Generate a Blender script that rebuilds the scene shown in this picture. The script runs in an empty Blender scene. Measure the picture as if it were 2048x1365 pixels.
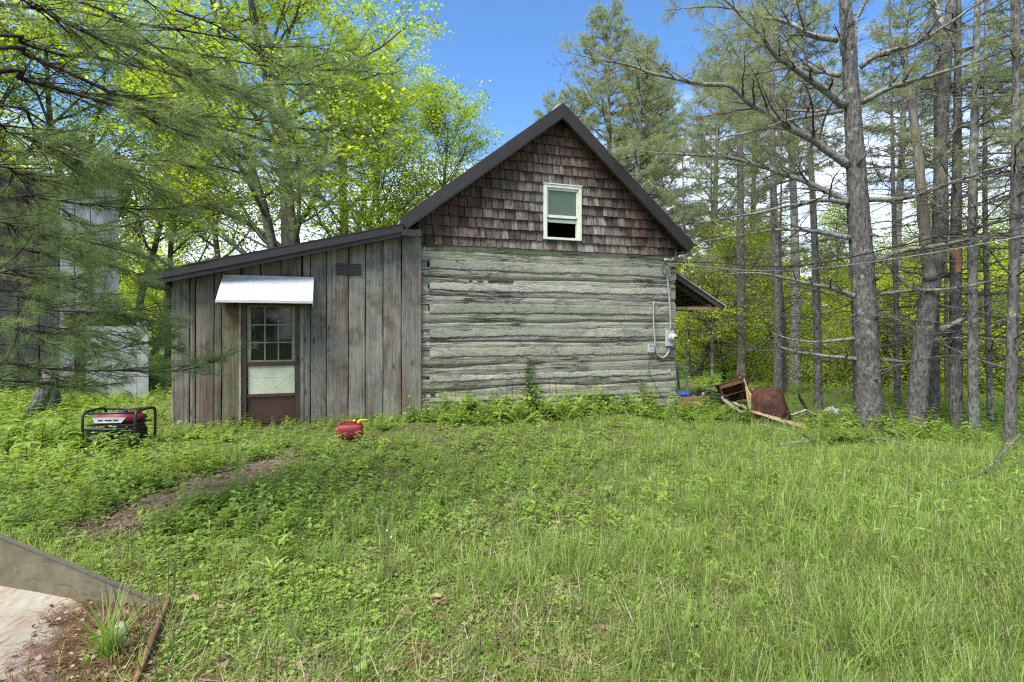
import bpy, bmesh, math, random
import numpy as np
from mathutils import Vector, Matrix, Euler
R = math.radians
sc = bpy.context.scene
col = sc.collection

# ------------------------------------------------------------------ camera, sky, sun, exposure
F, CX, HY, CAMZ = 1050.0, 1024.0, 655.0, 1.62          # focal length and horizon of the photograph, eye height
cam = bpy.data.cameras.new('camera'); cam.sensor_width = 36; cam.lens = 36 * F / 2048
cam.shift_y = -(682.5 - HY) / 2048; cam.clip_start = 0.05; cam.clip_end = 1500
camo = bpy.data.objects.new('camera', cam); col.objects.link(camo)
camo.location = (0, 0, CAMZ); camo.rotation_euler = (R(90), 0, 0); sc.camera = camo

SUN_EL, SUN_AZ = 58.0, 222.0      # azimuth clockwise from +Y
w = bpy.data.worlds.new('World'); sc.world = w; w.use_nodes = True
nt = w.node_tree; nt.nodes.clear()
def wn(t, **k):
    n = nt.nodes.new(t)
    for a, b in k.items(): setattr(n, a, b)
    return n
sky = wn('ShaderNodeTexSky', sky_type='NISHITA', sun_disc=False, sun_elevation=R(SUN_EL), sun_rotation=R(SUN_AZ), altitude=300, air_density=1.0, dust_density=0.1, ozone_density=6.0)
geo = wn('ShaderNodeTexCoord'); sep = wn('ShaderNodeSeparateXYZ'); nt.links.new(geo.outputs['Generated'], sep.inputs[0])
mp = wn('ShaderNodeMapping'); mp.inputs['Scale'].default_value = (1.3, 1.3, 5.0); nt.links.new(geo.outputs['Generated'], mp.inputs[0])
cn = wn('ShaderNodeTexNoise'); cn.inputs['Scale'].default_value = 2.2; cn.inputs['Detail'].default_value = 9; cn.inputs['Roughness'].default_value = .58
nt.links.new(mp.outputs[0], cn.inputs['Vector'])
mr = wn('ShaderNodeMapRange', clamp=True); nt.links.new(sep.outputs['Z'], mr.inputs[0])      # cloud gathers low, clear overhead
mr.inputs[1].default_value = .05; mr.inputs[2].default_value = .60; mr.inputs[3].default_value = .40; mr.inputs[4].default_value = -.32
ad = wn('ShaderNodeMath', operation='ADD'); nt.links.new(cn.outputs['Fac'], ad.inputs[0]); nt.links.new(mr.outputs[0], ad.inputs[1])
cr = wn('ShaderNodeMapRange', clamp=True, interpolation_type='SMOOTHSTEP'); nt.links.new(ad.outputs[0], cr.inputs[0])
cr.inputs[1].default_value = .44; cr.inputs[2].default_value = .86; cr.inputs[3].default_value = 0; cr.inputs[4].default_value = .85
mx = wn('ShaderNodeMix', data_type='RGBA'); nt.links.new(cr.outputs[0], mx.inputs[0]); hs = wn('ShaderNodeHueSaturation'); hs.inputs['Saturation'].default_value = 1.1; nt.links.new(sky.outputs[0], hs.inputs['Color']); nt.links.new(hs.outputs[0], mx.inputs[6])
mx.inputs[7].default_value = (7.4, 8.0, 8.8, 1)
bg = wn('ShaderNodeBackground'); bg.inputs[1].default_value = 0.088
nt.links.new(mx.outputs[2], bg.inputs[0]); ow = wn('ShaderNodeOutputWorld'); nt.links.new(bg.outputs[0], ow.inputs[0])

sun = bpy.data.lights.new('sun', 'SUN'); sun.energy = 3.3; sun.angle = R(42); sun.color = (1, .95, .86)
suno = bpy.data.objects.new('sun', sun); col.objects.link(suno)
suno.rotation_euler = (R(90 - SUN_EL), 0, R(180 - SUN_AZ)); suno.location = (-20, -30, 50)
vs = sc.view_settings; vs.view_transform = 'Standard'; vs.look = 'None'; vs.gamma = 1; vs.exposure = 1.68; vs.use_curve_mapping = False
sc.render.engine = 'CYCLES'; cy = sc.cycles
cy.max_bounces = 5; cy.diffuse_bounces = 3; cy.glossy_bounces = 2; cy.transmission_bounces = 3; cy.transparent_max_bounces = 6
cy.caustics_reflective = False; cy.caustics_refractive = False; cy.use_denoising = False; cy.filter_width = 1.25; cy.sample_clamp_indirect = 8

# ------------------------------------------------------------------ helpers
rng = np.random.default_rng(7); random.seed(7)
def at(px, py, D): return np.array(((px - CX) / F * D, D, CAMZ - (py - HY) / F * D))
def nrm(v): return v / np.maximum(np.linalg.norm(v, axis=-1, keepdims=True), 1e-9)
def sstep(a, b, x): t = np.clip((x - a) / (b - a), 0, 1); return t * t * (3 - 2 * t)
def _h(ix, iy, s):
    n = (ix.astype(np.int64) * 374761393 + iy.astype(np.int64) * 668265263 + s * 1442695041) & 0xffffffff
    n = ((n ^ (n >> 13)) * 1274126177) & 0xffffffff
    return ((n ^ (n >> 16)) & 0xffff) / 65535.0
def vnoise(x, y, s=0):
    x = np.asarray(x, float); y = np.asarray(y, float) + 0 * x; x = x + 0 * y
    ix, iy = np.floor(x), np.floor(y); fx, fy = x - ix, y - iy
    fx = fx * fx * (3 - 2 * fx); fy = fy * fy * (3 - 2 * fy)
    a, b, c, d = _h(ix, iy, s), _h(ix + 1, iy, s), _h(ix, iy + 1, s), _h(ix + 1, iy + 1, s)
    return (a * (1 - fx) + b * fx) * (1 - fy) + (c * (1 - fx) + d * fx) * fy
def fbm(x, y=0.0, s=0, o=4):
    r, a, t = 0, .5, 0
    for i in range(o): r = r + a * vnoise(np.asarray(x) * 2 ** i, np.asarray(y) * 2 ** i, s + i); t += a; a *= .5
    return r / t - .5

def gz(x, y):
    """height of the ground"""
    x = np.asarray(x, float); y = np.asarray(y, float)
    z = -.22 * sstep(.5, 4.5, x) * sstep(5.0, 9.0, y)
    t = .55 * (x - 7.8) + .5 * (y - 16)
    z = z - 1.25 * sstep(0, 7, t) + 2.6 * sstep(14, 40, t)
    z = z + .25 * sstep(6, 12, -x - .1 * y) * sstep(4, 9, y) + .10 * fbm(x * .5, y * .5, 3) + .035 * fbm(x * 2.1, y * 2.1, 9)
    return z
def gp(px, py, Dg=None):
    """where the ray of a pixel meets the ground"""
    D = np.linspace(1.2, 60, 6000); z = CAMZ - (py - HY) / F * D; g = gz((px - CX) / F * D, D)
    i = int(np.argmax(z < g)); d = D[i]
    return np.array(((px - CX) / F * d, d, float(gz((px - CX) / F * d, d))))

class MB:
    def __init__(s): s.v = []; s.f = []; s.c = []; s.n = 0
    def add(s, V, Fa, var=None):
        V = np.asarray(V, float).reshape(-1, 3)
        s.v.append(V); s.f += [tuple(int(i) + s.n for i in f) for f in Fa]
        s.c.append(np.full(len(V), .5) if var is None else np.broadcast_to(np.asarray(var, float), (len(V),)))
        s.n += len(V); return s
    def box(s, x0, x1, y0, y1, z0, z1, M=None, jit=0):
        V = np.array([(x, y, z) for x in (x0, x1) for y in (y0, y1) for z in (z0, z1)], float)
        if jit: V += rng.uniform(-jit, jit, V.shape)
        if M is not None: V = np.array([tuple(M @ Vector(p)) for p in V])
        return s.add(V, [(0, 1, 3, 2), (4, 6, 7, 5), (0, 4, 5, 1), (2, 3, 7, 6), (0, 2, 6, 4), (1, 5, 7, 3)])
    def tube(s, P, r, k=8, cap=True, closed=False):
        P = np.asarray(P, float); n = len(P); r = np.broadcast_to(np.asarray(r, float), (n,))
        if closed: T = nrm(np.roll(P, -1, 0) - np.roll(P, 1, 0))
        else: T = nrm(np.gradient(P, axis=0))
        up = np.array((0, 0, 1.)) if abs(T[0][2]) < .9 else np.array((1., 0, 0))
        A = nrm(np.cross(T[0], up)); V = []
        for i in range(n):
            A = nrm(A - T[i] * (A @ T[i])); B = np.cross(T[i], A)
            th = np.arange(k) / k * 2 * np.pi
            V.append(P[i] + r[i] * (np.cos(th)[:, None] * A + np.sin(th)[:, None] * B))
        V = np.concatenate(V); Fa = []
        for i in range(n if closed else n - 1):
            j = (i + 1) % n
            for a in range(k): b = (a + 1) % k; Fa.append((i * k + a, i * k + b, j * k + b, j * k + a))
        if cap and not closed: Fa += [tuple(range(k))[::-1], tuple(range((n - 1) * k, n * k))]
        return s.add(V, Fa)
    def grid(s, G, var=None):
        G = np.asarray(G, float); a, b = G.shape[:2]
        Fa = [(i * b + j, (i + 1) * b + j, (i + 1) * b + j + 1, i * b + j + 1) for i in range(a - 1) for j in range(b - 1)]
        return s.add(G.reshape(-1, 3), Fa, None if var is None else np.asarray(var).reshape(-1))
    def lathe(s, prof, c=(0, 0, 0), k=20, M=None):
        th = np.arange(k) / k * 2 * np.pi
        V = np.array([(r * math.cos(t), r * math.sin(t), z) for r, z in prof for t in th]); n = len(prof)
        if M is not None: V = np.array([tuple(M @ Vector(p)) for p in V])
        V = V + np.asarray(c)
        Fa = [(i * k + a, i * k + (a + 1) % k, (i + 1) * k + (a + 1) % k, (i + 1) * k + a) for i in range(n - 1) for a in range(k)]
        Fa += [tuple(range(k))[::-1], tuple(range((n - 1) * k, n * k))]
        return s.add(V, Fa)
    def build(s, name, m, parent=None, smooth=False, bevel=0):
        me = bpy.data.meshes.new(name); me.from_pydata(np.concatenate(s.v).tolist(), [], s.f)
        if bevel:
            bm = bmesh.new(); bm.from_mesh(me); bmesh.ops.bevel(bm, geom=bm.edges[:], offset=bevel, segments=2, affect='EDGES', clamp_overlap=True); bm.to_mesh(me); bm.free()
        else:
            a = me.attributes.new('var', 'FLOAT', 'POINT'); a.data.foreach_set('value', np.concatenate(s.c).astype(np.float32))
        me.materials.append(m)
        if smooth: me.shade_smooth()
        return link(name, me, parent)
def link(name, me, parent=None):
    o = bpy.data.objects.new(name, me); col.objects.link(o); o.parent = parent; return o
def np_mesh(name, V, Fa, m, var=None, smooth=False):
    me = bpy.data.meshes.new(name); V = np.ascontiguousarray(V, np.float32); Fa = np.ascontiguousarray(Fa, np.int32)
    k = Fa.shape[1]
    me.vertices.add(len(V)); me.vertices.foreach_set('co', V.ravel())
    me.loops.add(Fa.size); me.loops.foreach_set('vertex_index', Fa.ravel())
    me.polygons.add(len(Fa)); me.polygons.foreach_set('loop_start', np.arange(len(Fa), dtype=np.int32) * k)
    if var is not None:
        a = me.attributes.new('var', 'FLOAT', 'POINT'); a.data.foreach_set('value', np.ascontiguousarray(var, np.float32))
    me.materials.append(m); me.update(calc_edges=True)
    if smooth: me.shade_smooth()
    return me
def tag(o, label=None, cat=None, group=None, kind=None):
    if label: o['label'] = label
    if cat: o['category'] = cat
    if group: o['group'] = group
    if kind: o['kind'] = kind
    return o
def thing(name, loc, label, cat, rz=0, group=None):
    o = bpy.data.objects.new(name, None); col.objects.link(o); o.location = loc; o.rotation_euler = (0, 0, rz)
    o.empty_display_size = .1
    return tag(o, label, cat, group)
def spline(P, n):
    P = np.asarray(P, float); k = len(P); Q = np.vstack([2 * P[0] - P[1], P, 2 * P[-1] - P[-2]])
    t = np.linspace(0, k - 1 - 1e-6, n); i = np.floor(t).astype(int); u = (t - i)[:, None]
    a, b, c, d = Q[i], Q[i + 1], Q[i + 2], Q[i + 3]
    return .5 * (2 * b + (c - a) * u + (2 * a - 5 * b + 4 * c - d) * u ** 2 + (3 * b - a - 3 * c + d) * u ** 3)

# ------------------------------------------------------------------ materials
class Mat:
    def __init__(s, name, rough=.8, spec=.3):
        s.m = bpy.data.materials.new(name); s.m.use_nodes = True; s.nt = s.m.node_tree
        s.b = s.nt.nodes['Principled BSDF']; s.b.inputs['Roughness'].default_value = rough; s.b.inputs['Specular IOR Level'].default_value = spec
        s.o = s.nt.nodes['Material Output']
    def n(s, t, **k):
        x = s.nt.nodes.new(t)
        for a, b in k.items(): setattr(x, a, b)
        return x
    def L(s, a, b): s.nt.links.new(a, b)
    def set(s, inp, v):
        if hasattr(v, 'is_output'): s.L(v, inp)
        elif isinstance(v, (tuple, list)) and len(v) == 3 and inp.type == 'RGBA': inp.default_value = (*v, 1)
        else: inp.default_value = v
    def coord(s, scale=(1, 1, 1), which='Object', rnd=0, rot=(0, 0, 0)):
        t = s.n('ShaderNodeTexCoord').outputs[which]
        if which == 'World': pass
        if rnd:
            oi = s.n('ShaderNodeObjectInfo'); v = s.n('ShaderNodeVectorMath', operation='SCALE'); cx = s.n('ShaderNodeCombineXYZ')
            for i in range(3): s.L(oi.outputs['Random'], cx.inputs[i])
            s.L(cx.outputs[0], v.inputs[0]); v.inputs['Scale'].default_value = rnd
            a = s.n('ShaderNodeVectorMath', operation='ADD'); s.L(t, a.inputs[0]); s.L(v.outputs[0], a.inputs[1]); t = a.outputs[0]
        m = s.n('ShaderNodeMapping'); s.L(t, m.inputs[0]); m.inputs['Scale'].default_value = scale; m.inputs['Rotation'].default_value = rot
        return m.outputs[0]
    def noise(s, vec, scale=5, detail=6, rough=.55, dist=0):
        x = s.n('ShaderNodeTexNoise'); s.L(vec, x.inputs['Vector']); x.inputs['Scale'].default_value = scale
        x.inputs['Detail'].default_value = detail; x.inputs['Roughness'].default_value = rough; x.inputs['Distortion'].default_value = dist
        return x.outputs['Fac']
    def voro(s, vec, scale=5, feature='F1', out='Distance'):
        x = s.n('ShaderNodeTexVoronoi', feature=feature); s.L(vec, x.inputs['Vector']); x.inputs['Scale'].default_value = scale; return x.outputs[out]
    def ramp(s, fac, stops, interp='LINEAR'):
        x = s.n('ShaderNodeValToRGB'); s.L(fac, x.inputs[0]); cr = x.color_ramp; cr.interpolation = interp
        while len(cr.elements) < len(stops): cr.elements.new(.5)
        for e, (p, c) in zip(cr.elements, stops): e.position = p; e.color = (*c, 1) if not isinstance(c, (int, float)) else (c, c, c, 1)
        return x.outputs[0]
    def rng(s, fac, a, b, c=0., d=1.):
        x = s.n('ShaderNodeMapRange', clamp=True); s.L(fac, x.inputs[0])
        for i, v in enumerate((a, b, c, d)): x.inputs[i + 1].default_value = v
        return x.outputs[0]
    def mix(s, fac, a, b, bt='MIX'):
        x = s.n('ShaderNodeMix', data_type='RGBA', blend_type=bt); s.set(x.inputs[0], fac); s.set(x.inputs[6], a); s.set(x.inputs[7], b); return x.outputs[2]
    def math(s, op, a, b=0.):
        x = s.n('ShaderNodeMath', operation=op); s.set(x.inputs[0], a); s.set(x.inputs[1], b); return x.outputs[0]
    def attr(s, name='var'): return s.n('ShaderNodeAttribute', attribute_name=name).outputs['Fac']
    def orand(s): return s.n('ShaderNodeObjectInfo').outputs['Random']
    def ocol(s): return s.n('ShaderNodeObjectInfo').outputs['Color']
    def bump(s, h, strength=.5, dist=.02):
        x = s.n('ShaderNodeBump'); s.L(h, x.inputs['Height']); x.inputs['Strength'].default_value = strength; x.inputs['Distance'].default_value = dist
        s.L(x.outputs[0], s.b.inputs['Normal']); return s
    def base(s, c): s.set(s.b.inputs['Base Color'], c); return s
    def rough(s, v): s.set(s.b.inputs['Roughness'], v); return s
    def leaf(s, colr, trans, fac=.4):
        s.base(colr); t = s.n('ShaderNodeBsdfTranslucent'); s.set(t.inputs[0], trans); x = s.n('ShaderNodeMixShader')
        x.inputs[0].default_value = fac; s.L(s.b.outputs[0], x.inputs[1]); s.L(t.outputs[0], x.inputs[2]); s.L(x.outputs[0], s.o.inputs[0]); return s

def foliage(name, dark, mid, light, trans=1.6, fac=.4, rough=.55, spec=.3, inst=False, brown=None):
    s = Mat(name, rough, spec); v = s.attr()
    if inst: v = s.math('ADD', s.math('MULTIPLY', v, .55), s.math('MULTIPLY', s.orand(), .45))
    st = [(0, dark), (.5, mid), (1, light)]
    if brown: st = [(0, brown), (.10, brown), (.15, dark), (.5, mid), (1, light)]
    c = s.ramp(v, st)
    t = s.mix(1.0, c, (trans * 1.05, trans, trans * .5), 'MULTIPLY')
    return s.leaf(c, t, fac).m
def plain(name, c, rough=.6, spec=.4, metal=0, nscale=12, var=.3, bump=.15, dirt=None):
    s = Mat(name, rough, spec); co = s.coord((1, 1, 1), rnd=37)
    n1 = s.noise(co, nscale, 7, .6)
    d = dirt or tuple(x * (1 - var) * .8 for x in c)
    s.base(s.mix(s.rng(n1, .35, .72), c, d)); s.b.inputs['Metallic'].default_value = metal
    s.rough(s.rng(n1, .3, .7, rough * .8, min(1, rough * 1.2))); s.bump(s.noise(co, nscale * 4, 4), bump, .01); return s.m

def wood_plank(name, axis, cols, grain=26, bumps=.45, stain=None, knots=True):
    """weathered board; axis = direction of the grain"""
    s = Mat(name, .85, .15)
    sca = [grain] * 3; sca[axis] = 1.1
    co = s.coord(tuple(sca), rnd=61); cl = s.coord((1, 1, 1), rnd=61)
    g = s.noise(co, 1.0, 8, .62, .6); g2 = s.noise(co, 3.3, 4, .6); p = s.noise(cl, 1.6, 5, .6)
    c = s.ramp(g, [(.25, cols[0]), (.5, cols[1]), (.75, cols[2])])
    c = s.mix(s.rng(p, .42, .62), c, s.mix(.6, c, cols[3])); c = s.mix(s.rng(s.noise(cl, 3.1, 6, .65), .52, .68, 0, .6), c, cols[0])
    c = s.mix(1.0, c, s.ocol(), 'MULTIPLY')
    if stain: c = s.mix(s.rng(s.noise(s.coord((2.2, 2.2, .5), rnd=23), 1.2, 4), .50, .70, 0, .75), c, stain)
    hgt = g
    if knots:
        k = s.voro(s.coord((5.5, 5.5, 1.9) if axis == 2 else (1.9, 5.5, 5.5), rnd=17), 1.0)
        km = s.rng(k, .03, .14, 1, 0)
        c = s.mix(s.math('MULTIPLY', km, .8), c, tuple(x * .35 for x in cols[0]))
    crk = s.rng(g2, .3, .36, 1, 0); c = s.mix(s.math('MULTIPLY', crk, .75), c, tuple(x * .22 for x in cols[0]))
    s.base(c); s.bump(s.math('SUBTRACT', g, s.math('MULTIPLY', crk, .5)), bumps, .012); return s.m

def bark(name, c0, c1, lichen, amt=.5, vs=7):
    s = Mat(name, .92, .1); co = s.coord((vs * 3, vs * 3, vs), rnd=19); cl = s.coord((1, 1, 1), rnd=19)
    g = s.noise(co, 1.2, 7, .65, .8); v = s.voro(co, 1.0)
    h = s.math('ADD', g, s.math('MULTIPLY', v, .5)); c = s.ramp(h, [(.35, tuple(x * .4 for x in c0)), (.6, c0), (1., c1)])
    l = s.math('MULTIPLY', s.rng(s.noise(cl, 9, 6, .7), .58 - .1 * amt, .66 - .1 * amt), s.rng(s.noise(cl, 1.7, 3), .52 - .15 * amt, .60))
    c = s.mix(s.math('MULTIPLY', l, .85), c, lichen)
    s.base(c); s.bump(h, 1.0, .06); return s.m

PLANK = wood_plank('weathered_plank', 2, [(.045, .042, .039), (.175, .17, .158), (.33, .325, .305), (.30, .31, .27)], 30, .7, stain=(.12, .062, .035))
HEWN = None
FASCIA = plain('brown_metal_trim', (.026, .021, .018), .55, .4, 0, 3, .25, .05)
ROOFM = plain('galvanised_roof', (.55, .56, .57), .42, .5, .35, 4, .3, .05)
DARK = plain('dark_interior', (.012, .011, .010), .9, .1)
SOFFIT = wood_plank('soffit_wood', 1, [(.04, .03, .022), (.10, .08, .06), (.16, .13, .10), (.09, .08, .06)], knots=False)
DOORB = plain('brown_door_paint', (.062, .028, .018), .45, .45, 0, 4, .3, .06)
CREAM = plain('cream_paint', (.50, .52, .38), .55, .4, 0, 5, .25, .05, dirt=(.36, .39, .24))
VINYL = plain('cream_vinyl', (.66, .67, .57), .45, .45, 0, 6, .2, .04, dirt=(.50, .53, .38))
GREENF = plain('pale_green_paint', (.20, .23, .13), .55, .4, 0, 6, .25, .04)
AWN = plain('white_metal_awning', (.50, .505, .50), .85, .15, 0, 4, .25, .05, dirt=(.37, .37, .35))
BLACK = plain('black_plastic', (.014, .014, .016), .5, .4, 0, 20, .3, .1)
BLACKM = plain('black_steel', (.020, .020, .022), .4, .5, .2, 20, .3, .06)
REDP = plain('red_gloss_paint', (.17, .008, .011), .35, .5, 0, 8, .35, .04)
REDPL = plain('red_plastic', (.21, .012, .018), .6, .45, 0, 10, .3, .06)
YELL = plain('yellow_plastic', (.50, .38, .05), .5, .4)
GREYM = plain('grey_painted_metal', (.42, .44, .44), .5, .4, 0, 10, .25, .05)
PVC = plain('grey_conduit', (.33, .34, .34), .55, .35, 0, 10, .2, .05)
WHITEP = plain('white_paint', (.50, .51, .49), .6, .3, 0, 5, .3, .08, dirt=(.28, .29, .26))
RUST = plain('rusted_steel', (.085, .036, .022), .8, .25, .15, 9, .55, .3)
REBAR = plain('rusty_wire', (.05, .028, .018), .85, .2)
CABLE = plain('black_cable', (.02, .02, .02), .6, .3)
CABLEG = plain('grey_cable', (.30, .30, .30), .5, .4)
STONE = plain('pale_sandstone', (.42, .36, .25), .9, .15, 0, 6, .45, .5)
CHAIRG = plain('grey_green_plastic', (.13, .18, .165), .5, .4, 0, 8, .25, .04)
BLUEF = plain('blue_plastic', (.07, .13, .50), .5, .4, 0, 8, .3, .1)
TANW = wood_plank('tan_wood', 2, [(.26, .18, .09), (.44, .32, .17), (.52, .40, .24), (.38, .28, .15)], 14, .2, knots=False)
BROWNW = wood_plank('varnished_wood', 0, [(.055, .025, .013), (.11, .05, .024), (.17, .08, .036), (.08, .042, .024)], 14, .2, knots=False)
RAWW = wood_plank('split_board', 0, [(.16, .12, .08), (.34, .27, .19), (.48, .40, .30), (.25, .21, .16)], 18, .4)
OLDG = wood_plank('old_barn_board', 2, [(.06, .058, .052), (.15, .15, .14), (.24, .24, .22), (.10, .09, .07)], 20, .4)
def glass(name, tint):
    s = Mat(name, .06, .35); s.base(tint); s.bump(s.noise(s.coord((1, 1, 1), rnd=9), 3, 2), .12, .01); return s.m
PANE = glass('dark_pane', (.012, .015, .010)); PANE2 = glass('curtained_pane', (.085, .115, .07))
METERG = glass('meter_glass', (.35, .36, .34))

def mk_shingle():
    s = Mat('wood_shingle', .85, .15); co = s.coord((10, 10, .7), rnd=83); cl = s.coord((1.6, 1, .8), rnd=83)
    g = s.noise(co, 1, 6, .65, .3); c = s.mix(1.0, s.ocol(), s.ramp(g, [(.25, .25), (.5, .95), (.75, 1.8)]), 'MULTIPLY')
    p = s.noise(cl, 1.4, 5, .65); c = s.mix(s.rng(p, .48, .66, 0, .75), c, (.032, .024, .019))
    s.base(c); s.bump(g, .6, .008); return s.m
SHING = mk_shingle()
def mk_log():
    s = Mat('hewn_log', .92, .1); co = s.coord((1.3, 1.3, 30), rnd=11); cl = s.coord((1, 1, 1.6), rnd=11)
    g = s.noise(co, 1, 9, .65, .5); g2 = s.noise(s.coord((.9, .9, 19), rnd=5), 1.6, 7, .65, .4); p = s.noise(cl, 1.3, 6, .6)
    c = s.ramp(g, [(.26, (.12, .115, .10)), (.42, (.235, .226, .198)), (.6, (.315, .305, .27)), (.78, (.41, .40, .355))])
    c = s.mix(s.rng(p, .42, .66, 0, .75), c, s.mix(.6, c, (.30, .33, .20)))
    c = s.mix(s.rng(s.noise(cl, 2.7, 5), .58, .72, 0, .5), c, (.15, .135, .115))
    rid = s.math('ABSOLUTE', s.math('SUBTRACT', s.noise(s.coord((.7, .7, 13), rnd=5), 1.5, 6, .6, .3), .5)); k = s.math('MAXIMUM', s.math('MULTIPLY', s.rng(rid, .008, .030, 1, 0), s.rng(s.noise(cl, .9, 3), .44, .60)), s.rng(g2, .31, .36, 1, 0)); c = s.mix(s.math('MULTIPLY', k, .86), c, (.032, .029, .025)); c = s.mix(s.rng(s.noise(s.coord((5, 5, 60), rnd=3), 1.5, 5, .7), .55, .8, 0, .55), c, (.50, .49, .45))
    c = s.mix(1.0, c, s.ocol(), 'MULTIPLY'); s.base(s.mix(1.0, c, (1.03, 1.01, .96), 'MULTIPLY'))
    s.bump(s.math('SUBTRACT', g, s.math('MULTIPLY', k, .7)), .9, .035); return s.m
HEWN = mk_log()
def mk_chink():
    s = Mat('lime_chinking', .95, .1); cl = s.coord((1, 1, 2), rnd=29); p = s.noise(cl, 1.1, 6, .6); q = s.noise(cl, 9, 6, .65)
    c = s.mix(s.rng(p, .40, .56), s.ocol(), s.mix(.5, s.ocol(), (.25, .265, .185)))
    c = s.mix(s.rng(s.noise(cl, .9, 4), .54, .62, 0, .85), c, (.40, .36, .27))
    c = s.mix(s.rng(q, .46, .72, 0, .75), c, (.15, .155, .125)); r2 = s.math('ABSOLUTE', s.math('SUBTRACT', s.noise(s.coord((1.2, 1.2, 7), rnd=7), 1.6, 7, .65), .5)); c = s.mix(s.math('MULTIPLY', s.rng(r2, .006, .022, .85, 0), s.rng(s.noise(cl, 1.7, 3), .46, .58)), c, (.05, .048, .042)); s.base(c)
    s.bump(s.math('ADD', q, s.noise(cl, 30, 3)), .6, .018); return s.m
CHINK = mk_chink()

LEAFL = foliage('maple_leaf', (.085, .145, .014), (.20, .275, .024), (.32, .385, .042), 2.0, .58)
LEAFW = foliage('woodland_leaf', (.07, .13, .014), (.16, .24, .024), (.27, .34, .04), 2.0, .55)
LEAF_SUN = foliage('sun_brightened_leaf', (.17, .24, .025), (.30, .38, .045), (.42, .48, .085), 1.9, .62)  # leaf colour raised to stand in for sunlight on the shaded background trees
LEAFD = foliage('ivy_leaf', (.015, .035, .008), (.03, .06, .012), (.06, .10, .02), 1.4, .3)
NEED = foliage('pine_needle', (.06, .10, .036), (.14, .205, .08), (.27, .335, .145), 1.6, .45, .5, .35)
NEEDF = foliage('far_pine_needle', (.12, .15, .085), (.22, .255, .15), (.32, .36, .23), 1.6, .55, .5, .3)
GRASSM = foliage('grass_blade', (.125, .195, .040), (.21, .305, .070), (.32, .41, .115), 1.6, .42, .5, .3, True, brown=(.40, .35, .23))
WEEDM = foliage('weed_leaf', (.11, .18, .030), (.19, .285, .048), (.28, .37, .078), 1.8, .42, .5, .35, True)
WEEDB = foliage('plant_leaf', (.075, .14, .026), (.13, .22, .040), (.20, .29, .060), 1.7, .42, .5, .35)
STALK = foliage('grass_stalk', (.07, .085, .03), (.12, .14, .045), (.17, .20, .06), 1.2, .2, .6, .2, True)
LITTER = foliage('dead_leaf', (.09, .055, .03), (.22, .15, .09), (.40, .32, .22), 1.0, .15, .8, .15, True)
STRAW = foliage('dry_straw', (.20, .15, .08), (.33, .27, .16), (.45, .39, .26), 1.0, .15, .8, .15, True)
NLITTER = foliage('fallen_needle', (.055, .026, .014), (.12, .055, .03), (.20, .11, .06), 1.0, .1, .8, .15, True)
LIPM = plain('orange_rust', (.20, .115, .065), .85, .2, 0, 30, .5, .3)
PETAL = plain('white_petal', (.8, .8, .8), .6, .2)
BARKP = bark('pine_bark', (.088, .080, .073), (.18, .168, .154), (.27, .30, .25), .5)
BARKU = bark('lichened_bark', (.12, .112, .10), (.23, .22, .20), (.33, .37, .29), 1.0)
LIMB = bark('lichened_limb', (.17, .16, .14), (.30, .29, .26), (.34, .38, .30), 1.0)
TWIG = bark('dead_twig', (.085, .070, .058), (.17, .15, .125), (.27, .29, .24), .5)
TWIGD = bark('living_twig', (.045, .036, .030), (.09, .075, .06), (.16, .17, .13), .2)
BARKD = bark('maple_bark', (.085, .075, .055), (.17, .155, .12), (.16, .20, .10), .9)

def mk_ground():
    s = Mat('soil_and_thatch', .95, .1); co = s.coord((1, 1, 1)); p = s.noise(co, .8, 8, .62); q = s.noise(co, 14, 8, .7); f = s.noise(co, 60, 4, .7)
    c = s.ramp(q, [(.3, (.030, .022, .014)), (.5, (.10, .078, .048)), (.7, (.21, .175, .115))])
    c = s.mix(s.rng(p, .40, .60, .15, .75), c, s.ramp(f, [(.3, (.035, .06, .012)), (.7, (.11, .16, .035))]))
    sp = s.n('ShaderNodeSeparateXYZ'); s.L(s.n('ShaderNodeTexCoord').outputs['Object'], sp.inputs[0])
    far = s.rng(sp.outputs['Y'], 15, 22); c = s.mix(s.math('MULTIPLY', far, .85), c, s.ramp(q, [(.3, (.07, .13, .02)), (.7, (.16, .23, .045))]))
    s.base(c); s.bump(s.math('ADD', q, f), .8, .04); return s.m
GROUND = mk_ground()
def mk_path():
    s = Mat('bare_earth', .95, .1); co = s.coord((1, 1, 1)); q = s.noise(co, 18, 8, .7); f = s.noise(co, 5, 5)
    s.base(s.mix(s.rng(f, .4, .65), s.ramp(q, [(.3, (.045, .032, .022)), (.55, (.20, .16, .115)), (.75, (.34, .29, .22))]), (.19, .125, .08)))
    s.bump(q, .8, .03); return s.m
PATHM = mk_path()
ROADM = plain('pale_gravel', (.46, .45, .42), .95, .1, 0, 3, .2, .3)
def mk_bucket():
    s = Mat('worn_steel', .55, .4); co = s.coord((1, 1, 1)); p = s.noise(co, 3.2, 7, .62); q = s.noise(co, 11, 7, .65)
    c = s.ramp(q, [(.3, (.16, .15, .115)), (.6, (.26, .25, .205))])
    c = s.mix(s.rng(p, .44, .60, 0, .85), c, (.18, .095, .045)); c = s.mix(s.rng(s.noise(co, 3.1, 8, .7), .47, .60, 0, .8), c, (.26, .25, .215)); c = s.mix(s.rng(s.noise(s.coord((9, 2, 9)), 2, 6, .7), .56, .66, 0, .8), c, (.13, .055, .022))
    s.base(c); s.rough(s.rng(q, .3, .7, .4, .75)); s.bump(q, .15, .01); return s.m
BUCKF = mk_bucket()
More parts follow.
